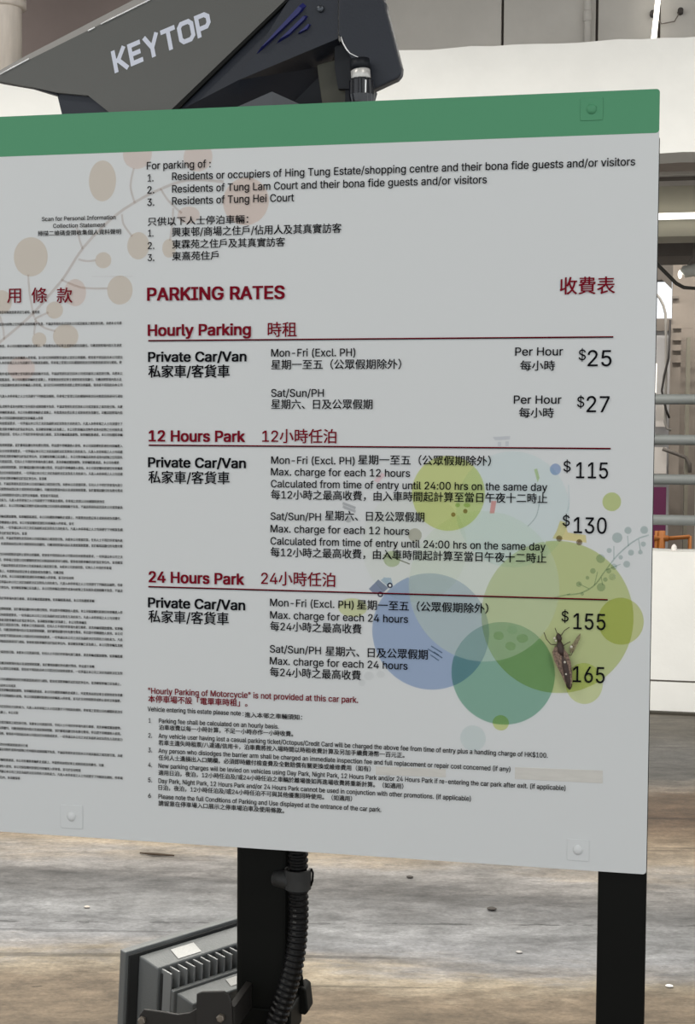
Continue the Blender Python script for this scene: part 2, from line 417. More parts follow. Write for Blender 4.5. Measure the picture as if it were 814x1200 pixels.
hp = MB().tube([at(a, b, Y_F - .72) for a, b in ((776, 526), (790, 531), (803, 536), (808, 544), (808, 554))], 0.02, 8).build('sloping_pipe', mat('dark grey pipe', (104, 98, 92), 0.6), smooth=True)
tag(hp, 'dark grey pipe sloping down behind the railing', 'pipe')
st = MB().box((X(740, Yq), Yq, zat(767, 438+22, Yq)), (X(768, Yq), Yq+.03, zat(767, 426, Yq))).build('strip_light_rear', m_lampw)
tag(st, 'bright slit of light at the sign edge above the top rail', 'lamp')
# housings for the added fill lamps, all out of frame
for i, (bx_, by_, bz_, bw_) in enumerate(FILL_LAMPS):
    t = thing('fill_lamp', 'unseen strip lamp added to light the car park, out of frame', 'lamp', (bx_, by_, bz_), 'added fill lamps')
    top = 4.3 if bz_ < 4.5 else 5.2
    MB().box((bx_ - .7, by_ - .06, bz_), (bx_ + .7, by_ + .06, bz_ + .06)).build('housing', m_ceil, t)
    for s in (-.5, .5): MB().box((bx_ + s - .01, by_ - .01, bz_ + .06), (bx_ + s + .01, by_ + .01, top)).build('hanger', m_soffit, t)
# litter on the floor
tw = MB().tube([onfloor(164, 999.5, .006), onfloor(182, 1001, .008), onfloor(204, 1002.5, .006)], [0.003, 0.006, 0.003], 6).build('twig', mat('dry twig', (66, 54, 42), 0.9)); tag(tw, 'thin dark twig on the tan floor left of the pole', 'twig')
for i, (px, py, r, c, w) in enumerate(((102, 1064, .010, (196, 188, 178), 'pale pebble on the grey floor at the left'), (608, 1117, .010, (176, 172, 168), 'small pale crumb on the floor in the middle'), (784, 1157, .011, (232, 230, 226), 'white scrap on the floor right of the black post'),
                             (576, 1067, .016, (70, 66, 62), 'dark leaf scrap on the grey floor in the middle'), (480, 1029, .012, (74, 70, 66), 'dark chip on the floor under the sign'))):
    c0 = onfloor(px, py)
    o = MB().ball(c0 + Vector((0, 0, r*.4)), (r*1.1, r*.8, r*.35), 8, 5).build('pebble' if i < 3 else 'litter_scrap', mat('litter', c, 0.9)); tag(o, w, 'litter')

# outlines of the Latin letters: character code, advance, vertex count, triangle count, x y pairs in 1/500 em, then triangle corner indices
GLYPH_ROWS = [
 [65,240,29,35,8,0,101,254,138,254,231,0,198,0,144,151,140,161,136,173,132,186,127,201,122,219,116,239,123,239,117,219,111,201,106,185,102,172,98,161,95,151,43,0,55,71,55,99,185,99,185,71,120,227,77,99,163,99,173,71,67,71,0,19,20,21,18,17,0,20,21,1,16,15,1,15,14,14,13,1,13,11,1,16,1,17,21,17,1,0,21,1,8,7,2,8,2,9,10,9,2,12,10,2,4,3,23,3,22,23,6,5,22,2,7,6,6,22,2,22,3,2,28,25,20,11,13,24,11,24,12,1,11,12,12,2,1,26,27,23,10,12,24,25,28,26,18,21,25,21,20,25,22,5,26,23,22,26,4,23,27,27,26,28,20,19,28],
 [66,228,76,78,30,0,30,254,121,254,137,253,152,250,164,245,175,239,184,230,190,221,195,210,198,199,199,187,198,177,197,168,193,160,189,153,184,148,178,143,172,139,165,136,157,133,157,131,166,130,174,127,182,123,189,117,196,110,201,102,205,92,208,81,209,68,208,56,205,44,200,33,193,24,184,16,172,9,158,4,142,1,123,0,62,29,122,29,140,30,154,34,165,40,172,48,176,58,178,68,177,77,175,85,171,92,166,99,160,104,153,109,144,113,135,115,124,115,62,115,62,143,119,143,128,143,136,145,144,148,151,152,157,157,162,163,165,170,167,178,168,186,167,197,163,206,156,214,147,221,135,225,120,226,62,226,40,57,0,1,0,57,74,2,75,59,58,57,1,57,58,58,75,1,75,2,1,60,56,55,41,39,38,38,42,41,60,55,61,40,0,39,39,41,40,59,57,56,56,60,59,73,3,74,2,74,3,53,21,54,63,62,20,20,19,63,19,64,63,72,71,5,4,72,5,42,38,37,37,43,42,54,21,55,61,55,21,21,20,61,20,62,61,72,4,73,3,73,4,34,33,45,33,32,45,46,45,32,32,31,46,47,46,31,31,30,47,30,29,47,48,47,29,29,28,48,49,48,28,28,27,49,50,49,27,27,26,50,26,25,50,51,50,25,24,51,25,14,13,67,13,12,67,68,67,12,12,11,68,11,10,68,69,68,10,10,9,69,43,37,36,44,43,36,36,35,44,35,34,44,34,45,44,51,24,52,24,23,52,23,22,52,53,52,22,21,53,22,64,19,18,18,17,64,65,64,17,17,16,65,16,15,65,66,65,15,15,14,66,14,67,66,69,9,70,9,8,70,8,7,70,71,70,7,7,6,71,5,71,6],
 [67,255,86,84,134,-3,113,-2,93,4,75,12,59,25,46,40,35,58,27,78,22,101,20,127,22,153,27,176,35,197,46,215,59,230,75,242,93,251,113,256,134,258,146,257,158,255,170,252,181,248,191,242,201,236,210,228,217,219,224,209,229,198,234,187,236,174,204,174,202,183,199,190,195,197,190,204,185,209,179,214,172,218,165,222,158,224,150,226,142,228,134,228,119,227,105,223,92,216,80,207,71,196,62,182,57,166,53,148,52,127,53,107,57,88,63,72,71,59,80,47,92,38,105,32,119,28,134,26,142,27,150,28,158,30,165,33,172,36,179,40,185,45,190,51,195,57,199,64,202,72,204,80,236,80,234,68,229,56,224,45,217,36,210,27,201,19,192,12,181,7,170,2,159,-1,146,-3,6,5,56,56,55,6,7,6,55,55,54,7,8,7,54,54,53,8,9,8,53,52,9,53,9,52,51,10,9,51,51,50,10,11,10,50,50,49,11,12,11,49,49,48,12,13,12,48,47,46,15,59,2,1,45,17,16,2,59,58,45,16,46,15,46,16,0,61,60,85,63,62,18,42,19,85,62,0,61,0,62,42,18,43,44,43,18,0,60,1,59,1,60,17,45,44,44,18,17,2,58,3,58,57,3,4,3,57,5,4,57,56,5,57,13,48,47,14,13,47,47,15,14,40,20,41,64,84,83,83,65,64,39,21,40,20,40,21,38,37,23,22,38,23,65,83,82,66,65,82,82,81,66,81,67,66,38,22,39,21,39,22,78,77,70,71,70,77,77,76,71,72,71,76,76,75,72,73,72,75,75,74,73,30,29,31,32,31,29,29,28,32,33,32,28,28,27,33,34,33,27,27,26,34,67,81,80,68,67,80,80,79,68,69,68,79,79,78,69,78,70,69,34,26,35,26,25,35,36,35,25,25,24,36,37,36,24,23,37,24,63,85,84,84,64,63,41,20,42,19,42,20],
 [68,251,48,50,109,0,48,0,48,29,107,29,127,30,144,34,159,40,171,49,182,61,189,75,195,90,198,108,200,128,198,147,195,165,190,180,182,194,172,205,160,214,145,221,129,225,110,226,47,226,47,254,113,254,136,253,157,248,176,239,192,228,206,213,217,196,225,175,229,153,231,128,229,102,224,80,217,59,206,42,192,27,175,15,156,7,134,2,62,254,62,0,30,0,30,254,62,226,62,29,45,44,22,22,23,45,0,3,43,2,43,47,43,2,1,44,1,2,22,44,2,22,2,46,22,46,42,23,22,42,41,5,4,24,20,25,26,19,18,5,41,40,40,6,5,25,20,19,19,26,25,41,4,0,3,0,4,20,24,21,42,21,24,27,17,28,34,33,11,12,11,33,13,12,33,33,32,13,8,38,37,37,36,8,9,8,36,36,35,9,10,9,35,35,34,10,34,11,10,13,32,14,32,31,14,15,14,31,31,30,15,16,15,30,30,29,16,17,16,29,28,17,29,6,40,39,7,6,39,39,38,7,38,8,7,17,27,18,26,18,27,21,42,46,2,47,46,43,3,47],
 [69,209,12,10,30,0,30,254,186,254,186,226,62,226,62,143,178,143,178,114,62,114,62,29,188,29,188,0,0,9,8,1,0,8,8,5,1,5,4,1,9,0,11,11,10,9,5,8,7,7,6,5,3,2,4,1,4,2],
 [70,205,10,8,30,0,30,254,185,254,185,226,62,226,62,139,173,139,173,111,62,111,62,0,9,8,0,8,5,0,1,0,5,3,2,4,5,8,7,7,6,5,1,5,4,4,2,1],
 [71,260,85,85,134,-3,113,-2,93,4,75,13,59,25,45,40,35,58,27,78,22,102,20,127,22,153,27,176,35,197,45,215,59,230,74,242,92,251,112,256,132,258,146,257,158,255,170,252,181,247,192,242,202,235,210,227,218,218,225,208,230,198,234,186,237,174,204,174,201,182,198,190,194,197,189,203,184,208,178,213,172,218,165,221,158,224,150,226,141,227,133,228,118,227,104,223,92,216,80,207,70,196,62,182,57,166,53,148,52,127,53,107,57,88,63,72,71,59,81,47,92,38,105,32,119,28,134,26,148,27,161,31,172,36,183,43,191,51,198,62,203,74,206,87,207,101,217,100,141,100,141,128,239,128,239,100,237,80,233,62,225,45,215,31,203,19,188,9,172,2,154,-2,207,100,4,56,5,6,5,56,56,55,6,7,6,55,55,54,7,8,7,54,54,53,8,9,8,53,52,9,53,9,52,51,10,9,51,51,50,10,11,10,50,50,49,11,12,11,49,49,48,12,13,12,48,48,14,13,58,57,3,45,17,16,58,3,2,2,59,58,45,16,46,43,18,44,60,1,0,0,61,60,42,19,43,18,43,19,59,2,1,1,60,59,17,45,44,44,18,17,3,57,4,56,4,57,14,48,47,15,14,47,47,46,15,46,16,15,40,20,41,82,64,63,82,63,83,62,83,63,39,21,40,20,40,21,38,37,23,22,38,23,64,82,81,81,65,64,38,22,39,21,39,22,76,75,71,75,74,71,77,76,68,69,68,76,76,71,69,70,84,71,71,74,70,30,29,31,32,31,29,29,28,32,33,32,28,28,27,33,65,81,80,66,65,80,80,79,66,79,78,66,67,66,78,78,77,67,77,68,67,33,27,34,27,26,34,35,34,26,26,25,35,36,35,25,25,24,36,37,36,24,23,37,24,83,62,0,61,0,62,84,70,72,73,72,70,70,74,73,19,42,41,41,20,19,69,71,84],
 [72,258,12,10,30,0,30,254,62,254,62,144,196,144,196,254,228,254,228,0,196,0,196,116,62,116,62,0,0,11,10,1,0,10,10,3,1,3,2,1,9,8,7,7,6,9,4,9,6,6,5,4,3,10,9,9,4,3],
 [73,150,12,10,16,0,16,29,59,29,59,226,16,226,16,254,135,254,135,226,91,226,91,29,135,29,135,0,1,0,2,3,5,4,9,11,10,7,6,8,11,9,0,2,0,9,3,2,9,9,8,3,5,3,8,8,6,5],
 [74,198,30,28,93,-3,71,-1,53,5,38,16,26,31,19,50,17,73,17,86,49,86,49,73,50,58,54,47,61,37,70,30,80,26,93,25,105,26,115,30,124,37,131,47,135,58,136,73,136,254,168,254,168,73,166,50,159,31,147,16,132,5,113,-1,7,6,9,9,8,7,0,14,1,13,1,14,1,13,2,12,2,13,2,12,3,12,11,3,4,3,11,5,4,11,11,10,5,6,5,10,9,6,10,18,17,28,28,17,29,16,29,17,25,24,20,21,20,24,22,21,24,24,23,22,18,28,27,19,18,27,27,26,19,26,25,19,25,20,19,29,16,0,16,15,0,14,0,15],
 [75,233,30,37,52,73,52,108,58,116,64,123,70,131,75,138,81,145,87,152,93,159,100,165,106,172,182,254,224,254,116,138,114,138,30,0,30,254,62,254,62,167,62,112,62,97,62,0,186,0,94,130,114,155,224,0,62,121,62,83,99,123,122,144,0,15,21,15,0,1,16,15,1,1,0,20,20,19,1,2,1,19,2,19,26,2,26,18,1,2,18,16,1,18,18,17,16,7,6,23,24,14,13,22,25,13,13,25,29,24,13,29,12,11,24,14,24,23,9,8,24,10,9,24,24,11,10,19,20,23,3,19,23,4,3,23,5,4,23,23,6,5,0,21,27,20,0,27,19,3,26,14,23,28,13,14,28,22,13,28,20,27,28,23,20,28,8,7,24,7,23,24,12,24,29],
 [76,196,6,4,30,0,30,254,62,254,62,29,181,29,181,0,1,0,3,3,0,5,5,4,3,1,3,2],
 [77,314,59,65,30,0,30,254,76,254,139,94,140,89,142,85,144,79,150,61,152,55,154,48,156,42,161,24,154,24,159,41,165,61,171,79,173,85,175,89,176,94,238,254,284,254,284,0,252,0,252,145,252,163,253,184,253,207,253,229,256,229,254,221,251,213,249,205,241,181,238,174,236,167,234,161,228,145,171,0,143,0,85,145,83,150,82,155,80,160,72,181,70,188,67,196,65,204,62,212,59,220,56,229,59,229,60,208,60,186,61,164,61,145,61,0,158,36,253,218,59,219,52,51,1,49,1,51,51,48,49,48,50,49,55,54,0,1,0,54,54,53,1,52,1,53,48,51,58,50,48,58,41,40,39,5,4,6,12,9,8,45,44,2,46,45,2,47,46,2,50,47,2,49,50,2,1,49,2,11,14,13,17,16,15,19,32,31,19,31,30,28,29,20,26,25,20,20,29,26,29,28,27,23,22,21,21,20,23,24,23,20,20,25,24,29,27,57,19,30,27,27,28,19,28,20,19,18,17,36,12,38,37,37,11,12,12,11,56,10,9,12,36,35,18,44,43,2,39,3,41,3,2,42,43,42,2,42,41,3,11,13,56,10,12,56,32,19,33,19,18,33,34,33,18,35,34,18,27,30,57,26,29,57,14,11,37,37,36,15,17,15,36,15,14,37,3,39,4,39,38,6,7,6,38,8,7,38,38,12,8,6,4,39,47,50,58],
 [78,262,44,48,30,0,30,254,68,254,172,91,174,87,178,82,181,75,185,69,189,61,194,53,198,45,203,36,207,27,202,27,202,36,201,45,200,54,200,63,200,71,200,79,199,97,199,254,232,254,232,0,193,0,101,145,97,152,93,158,89,165,84,173,79,181,74,191,54,226,60,227,61,192,62,182,62,172,62,164,62,157,62,150,62,145,62,0,202,38,60,215,34,32,1,41,40,0,1,0,40,40,39,1,39,38,1,38,37,1,1,37,36,34,1,36,36,35,34,33,32,43,31,2,33,32,33,2,1,32,2,7,6,8,5,4,6,9,24,10,24,9,8,14,13,11,11,13,12,11,12,15,12,23,15,16,15,23,17,16,23,18,17,23,19,18,23,23,12,24,12,13,24,10,24,13,13,14,10,14,11,42,19,23,20,23,22,20,21,20,22,8,6,24,2,31,30,28,27,26,3,2,28,29,28,2,30,29,2,26,25,3,3,28,26,11,15,42,10,14,42,3,25,4,25,24,4,6,4,24,32,34,43,31,33,43],
 [79,267,72,72,133,-3,112,-2,93,4,75,12,59,25,46,40,35,58,27,78,22,101,20,127,22,153,27,176,35,197,46,215,59,230,75,242,93,251,112,256,133,258,155,256,174,251,192,242,208,230,221,215,232,197,240,176,245,153,247,127,245,101,240,78,232,58,221,40,208,25,192,12,174,4,155,-2,133,26,148,28,162,32,175,38,186,47,196,58,204,72,210,88,214,106,215,127,214,148,210,166,204,182,196,196,186,207,175,216,162,223,148,227,133,228,119,227,105,223,92,216,81,207,71,196,63,182,57,166,53,148,52,127,53,106,57,88,63,72,71,58,81,47,92,38,105,32,119,28,7,6,66,66,65,7,8,7,65,65,64,8,9,8,64,64,63,9,63,62,9,10,9,62,62,61,10,11,10,61,61,60,11,12,11,60,2,69,3,58,57,15,0,36,71,0,71,1,70,1,71,55,17,56,16,56,17,1,70,2,69,2,70,56,16,57,15,57,16,3,69,4,69,68,4,68,67,4,5,4,67,6,5,67,66,6,67,12,60,59,13,12,59,59,58,13,14,13,58,58,15,14,18,54,53,34,38,35,35,38,37,52,19,53,18,53,19,50,21,51,20,51,21,33,39,34,38,34,39,51,20,52,19,52,20,30,29,42,43,42,29,29,28,43,44,43,28,28,27,44,45,44,27,46,45,27,27,26,46,47,46,26,26,25,47,48,47,25,25,24,48,39,33,32,40,39,32,41,40,32,32,31,41,31,30,41,30,42,41,48,24,49,24,23,49,50,49,23,23,22,50,21,50,22,35,37,0,36,0,37,54,18,55,17,55,18],
 [80,222,46,48,30,0,30,254,118,254,136,253,152,250,166,244,178,236,187,226,195,215,200,202,203,189,204,174,203,159,200,145,195,133,187,121,178,112,166,104,152,98,136,94,118,93,55,93,55,121,116,121,129,122,139,124,149,128,156,133,162,139,167,147,170,155,172,164,172,174,172,184,170,193,167,201,162,208,156,214,148,219,139,223,129,225,116,226,62,226,62,0,62,121,62,93,43,21,0,21,22,0,1,0,22,20,24,23,42,41,2,21,43,45,22,21,44,22,44,42,1,22,42,42,2,1,39,3,40,25,19,18,18,26,25,38,4,39,3,39,4,24,20,19,19,25,24,2,41,40,40,3,2,16,15,28,29,28,15,15,14,29,14,13,29,30,29,13,13,12,30,31,30,12,12,11,31,32,31,11,33,32,11,11,10,33,34,33,10,10,9,34,35,34,9,9,8,35,8,7,35,36,35,7,7,6,36,26,18,17,27,26,17,17,16,27,16,28,27,36,6,37,6,5,37,38,37,5,4,38,5,20,23,45,23,44,45,21,45,44],
 [81,267,84,91,123,80,156,80,185,42,192,32,234,-24,200,-24,173,13,166,23,133,-3,112,-2,93,4,75,12,59,25,46,40,35,58,27,78,22,101,20,127,22,153,27,176,35,197,46,215,59,230,75,242,93,251,112,256,133,258,155,256,174,251,192,242,208,230,221,215,232,197,240,176,245,153,247,127,245,101,240,78,232,58,221,40,208,25,192,12,174,4,155,-2,133,26,148,28,162,32,175,38,186,47,196,58,204,72,210,88,214,106,215,127,214,148,210,166,204,182,196,196,186,207,175,216,162,223,148,227,133,228,119,227,105,223,92,216,81,207,71,196,63,182,57,166,53,148,52,127,53,106,57,88,63,72,71,58,81,47,92,38,105,32,119,28,201,20,178,6,160,31,183,45,12,75,13,14,13,75,75,74,14,15,14,74,74,73,15,16,15,73,73,72,16,17,16,72,71,17,72,17,71,70,18,17,70,70,69,18,19,18,69,69,68,19,20,19,68,68,67,20,21,20,67,64,24,65,77,11,10,10,78,77,23,66,65,65,24,23,44,8,45,79,9,8,8,44,79,62,26,63,25,63,26,78,10,9,9,79,78,63,25,64,24,64,25,11,77,12,77,76,12,75,12,76,21,67,66,22,21,66,66,23,22,42,6,43,6,7,43,27,61,60,60,28,27,2,47,3,48,2,3,3,49,48,59,58,29,41,3,6,3,47,6,7,6,47,46,7,47,1,46,47,47,2,83,28,60,59,59,29,28,38,37,50,51,50,37,37,36,51,52,51,36,36,35,52,53,52,35,54,53,35,35,34,54,55,54,34,34,33,55,56,55,33,33,32,56,41,6,81,5,4,41,40,39,3,49,3,39,39,38,49,38,50,49,56,32,57,32,31,57,58,57,31,31,30,58,29,58,30,45,8,43,43,7,45,46,1,0,26,62,61,61,27,26,2,48,83,40,3,80,3,41,80,6,42,81,45,7,82,7,46,82,41,4,80,5,41,81,46,0,82,1,47,83],
 [82,224,52,58,30,0,30,254,118,254,136,253,153,250,167,244,178,237,188,227,195,217,200,204,204,191,205,176,204,161,200,148,195,136,188,125,178,116,166,109,152,103,136,100,118,99,48,99,48,128,117,128,129,128,140,130,149,133,156,138,162,143,167,150,170,158,172,167,173,176,172,186,170,194,167,202,162,209,156,215,149,220,140,223,129,225,116,226,62,226,62,0,177,0,115,115,151,115,214,0,62,128,62,99,123,99,157,105,21,0,43,0,21,22,1,0,22,22,42,1,23,45,24,21,43,49,22,21,49,42,22,48,41,2,42,1,42,2,3,40,39,18,46,19,26,25,46,46,27,26,38,4,39,3,39,4,50,19,45,19,46,45,46,25,24,2,41,40,40,3,2,16,15,28,29,28,15,15,14,29,14,13,29,30,29,13,31,30,13,13,12,31,12,11,31,32,31,11,11,10,32,33,32,10,10,9,33,34,33,9,35,34,9,9,8,35,8,7,35,36,35,7,7,6,36,19,50,44,18,19,44,18,44,51,46,18,51,27,46,17,17,16,27,16,28,27,36,6,37,6,5,37,38,37,5,4,38,5,20,45,49,45,23,48,48,49,45,48,22,49,45,20,50,24,45,46,17,46,51,44,47,51],
 [83,223,109,107,112,-4,94,-3,78,0,64,5,51,11,41,20,32,30,25,42,21,54,19,68,52,68,54,59,57,51,62,44,68,38,75,33,83,29,92,27,102,25,112,25,123,25,133,27,143,30,151,34,159,40,165,46,169,53,172,61,173,70,172,77,170,84,166,89,161,94,155,99,148,102,140,106,132,108,122,111,92,120,72,126,56,135,43,145,34,156,28,170,26,186,27,200,31,213,37,224,46,234,57,242,69,249,83,254,97,257,114,258,130,257,145,254,158,249,170,242,180,234,189,224,195,213,199,202,200,189,169,189,166,201,160,211,151,219,140,225,127,228,112,229,102,229,92,227,84,224,76,220,70,215,64,209,61,203,58,195,58,188,58,180,61,173,65,167,71,162,78,158,85,154,92,151,99,149,106,147,132,140,140,137,148,135,156,132,164,128,172,124,179,119,186,113,192,106,197,99,201,90,203,80,204,69,203,56,199,43,193,32,185,21,174,13,162,5,147,0,130,-3,6,5,13,13,12,6,7,6,12,12,11,7,8,7,11,11,10,8,9,8,10,43,42,80,80,79,43,44,43,79,79,78,44,78,77,44,45,44,77,46,45,77,77,76,46,47,46,76,76,75,47,48,47,75,73,72,50,72,51,50,0,19,18,0,18,1,17,1,18,87,86,38,85,38,86,52,71,70,1,17,2,16,2,17,38,85,39,85,84,39,83,39,84,51,72,71,71,52,51,2,16,3,16,15,3,4,3,15,15,14,4,5,4,14,13,5,14,39,83,40,83,82,40,41,40,82,82,81,41,42,41,81,80,42,81,48,75,74,49,48,74,74,73,49,73,50,49,68,54,53,35,89,36,20,108,21,36,89,37,89,88,37,34,33,92,92,91,34,21,108,107,22,21,107,107,106,22,106,23,22,34,91,35,91,90,35,89,35,90,66,56,67,56,55,67,68,67,55,54,68,55,104,103,25,26,25,103,103,102,26,27,26,102,102,101,27,101,100,27,28,27,100,100,99,28,29,28,99,99,98,29,30,29,98,98,97,30,97,96,30,31,30,96,96,95,31,62,61,63,64,63,61,61,60,64,60,59,64,23,106,105,24,23,105,105,104,24,104,25,24,31,95,32,95,94,32,33,32,94,94,93,33,92,33,93,64,59,65,59,58,65,58,57,65,66,65,57,56,66,57,108,20,0,19,0,20,87,38,37,37,88,87,68,53,69,70,69,53,52,70,53],
 [84,224,8,6,16,226,16,254,208,254,208,226,128,226,128,0,96,0,96,226,1,0,7,3,2,4,7,6,5,5,4,7,1,7,4,4,2,1],
 [85,259,42,40,129,-4,110,-3,93,1,77,8,63,17,52,27,42,40,36,54,31,70,30,87,30,254,62,254,62,89,63,77,66,66,70,57,77,48,84,40,94,34,104,29,116,27,129,26,143,27,155,29,165,34,175,40,182,48,188,57,193,66,195,77,196,89,196,254,229,254,229,87,227,70,223,54,216,40,207,27,195,17,182,8,166,1,149,-3,9,8,13,13,12,9,10,9,12,12,11,10,18,2,19,20,1,0,19,2,1,1,20,19,2,18,3,17,3,18,3,17,4,17,16,4,5,4,16,16,15,5,6,5,15,7,6,15,15,14,7,8,7,14,13,8,14,41,23,22,23,41,40,24,23,40,40,39,24,39,25,24,36,35,28,35,34,28,29,28,34,34,33,29,30,29,33,33,32,30,31,30,32,25,39,38,26,25,38,38,37,26,37,36,26,27,26,36,36,28,27,41,22,0,22,21,0,20,0,21],
 [86,240,21,21,102,0,8,254,42,254,96,103,99,94,103,82,108,69,113,53,118,35,124,15,117,15,123,36,129,54,133,69,138,82,142,94,145,103,197,254,231,254,139,0,120,27,4,3,0,0,3,1,2,1,3,10,8,0,8,7,0,7,6,0,6,5,0,4,0,5,17,16,18,18,16,19,15,19,16,11,9,19,12,11,19,13,12,19,14,13,19,19,15,14,10,0,19,19,9,10,10,9,20,9,11,20,8,10,20],
 [87,343,65,75,78,0,8,254,41,254,82,98,84,90,86,81,88,73,90,64,92,55,93,47,95,38,97,29,98,20,95,20,96,29,98,38,100,47,102,55,104,64,106,73,108,81,110,90,112,98,153,254,190,254,231,98,233,90,235,81,237,73,239,64,241,55,243,47,245,38,247,29,249,20,244,20,246,29,248,38,249,47,251,55,253,64,255,73,261,98,302,254,335,254,265,0,228,0,184,161,181,172,178,184,176,196,173,209,170,222,168,237,175,237,172,223,170,210,167,197,165,185,162,173,159,161,115,0,96,31,246,31,171,217,6,5,0,5,4,0,4,3,0,1,0,3,2,1,3,12,11,14,14,11,62,12,14,13,12,13,0,13,14,0,14,10,0,10,9,0,9,8,0,8,7,0,6,0,7,57,56,23,16,15,61,17,16,61,12,0,61,11,12,61,61,15,11,62,11,15,60,59,22,55,52,64,51,50,24,55,51,24,54,55,24,33,36,34,34,37,33,34,36,35,32,35,36,36,33,63,42,45,44,44,43,42,39,38,45,40,39,45,41,40,45,45,42,41,34,35,45,37,34,45,45,38,37,45,35,46,35,32,46,32,31,46,31,30,46,50,49,24,46,30,29,64,52,56,23,56,52,53,23,52,52,55,53,55,54,53,23,53,54,54,24,23,10,14,62,58,57,23,23,22,59,59,58,23,47,25,48,25,24,48,49,48,24,33,37,63,32,36,63,22,21,60,25,47,26,47,46,27,28,27,46,29,28,46,27,26,47,51,55,64,18,17,61,61,60,20,21,20,60,20,19,61,19,18,61],
 [88,237,54,60,9,0,109,142,109,118,15,254,52,254,89,200,94,193,98,186,102,181,105,175,109,170,112,164,115,159,118,153,122,146,116,146,120,153,123,159,126,164,129,170,132,175,136,181,140,186,144,193,149,200,187,254,223,254,129,119,129,143,228,0,191,0,146,65,142,71,138,77,134,83,131,88,128,93,125,98,122,103,119,109,115,116,122,116,116,104,113,98,110,93,106,88,103,83,99,77,95,71,91,65,46,0,101,130,119,151,137,131,0,50,49,5,4,3,7,6,5,2,45,44,1,10,9,15,13,12,2,44,43,43,42,2,42,40,2,1,2,40,15,12,1,12,11,1,10,1,11,45,2,46,47,46,2,48,47,2,49,48,2,2,1,51,7,5,1,1,9,7,8,7,9,39,38,41,35,27,36,37,36,27,28,19,18,37,27,38,41,38,27,14,41,27,27,28,14,16,14,28,17,16,28,28,18,17,30,29,31,26,25,24,24,23,22,27,35,34,34,33,27,33,32,27,32,31,27,27,31,53,28,27,53,24,22,28,22,21,28,21,20,28,19,28,20,40,42,39,39,41,40,1,40,41,41,14,1,15,1,14,15,14,52,14,16,52,5,3,1,51,1,3,0,49,51,49,2,51,13,15,52,26,24,53,24,28,53,31,29,53],
 [89,236,23,25,102,0,102,104,8,254,46,254,96,172,101,163,107,155,111,146,116,137,120,127,125,115,112,115,116,127,121,137,126,146,130,155,135,164,140,172,191,254,228,254,134,104,134,0,118,131,3,2,4,6,1,7,7,1,11,11,12,7,12,8,7,4,2,1,5,4,1,1,6,5,13,9,10,10,14,13,18,17,19,19,17,20,16,20,17,14,10,20,15,14,20,20,16,15,1,0,21,21,20,1,11,1,20,20,10,11,10,9,11,12,11,9,12,9,22,9,13,22,8,12,22],
 [90,219,38,44,21,0,21,23,137,193,142,200,147,208,153,215,159,223,165,230,170,238,174,227,164,227,153,226,143,226,132,226,122,226,111,226,20,226,20,254,198,254,198,231,84,64,79,56,73,48,67,40,61,32,55,24,49,17,45,27,55,28,66,28,76,28,86,28,97,28,107,29,200,29,200,0,162,227,58,28,27,26,25,25,28,27,28,24,27,1,0,26,26,27,1,26,0,32,32,31,26,31,30,26,30,29,26,25,26,29,28,25,37,27,24,23,23,22,27,1,27,22,22,21,1,21,20,1,1,20,2,10,6,9,7,10,9,8,7,9,9,19,8,19,18,8,19,2,20,3,2,19,19,9,3,4,3,9,5,4,9,9,6,5,10,7,36,7,8,11,12,11,8,13,12,8,14,13,8,15,14,8,8,18,15,32,0,35,33,32,35,35,34,33,17,16,15,15,18,17,7,11,36,6,10,36,25,29,37,24,28,37],
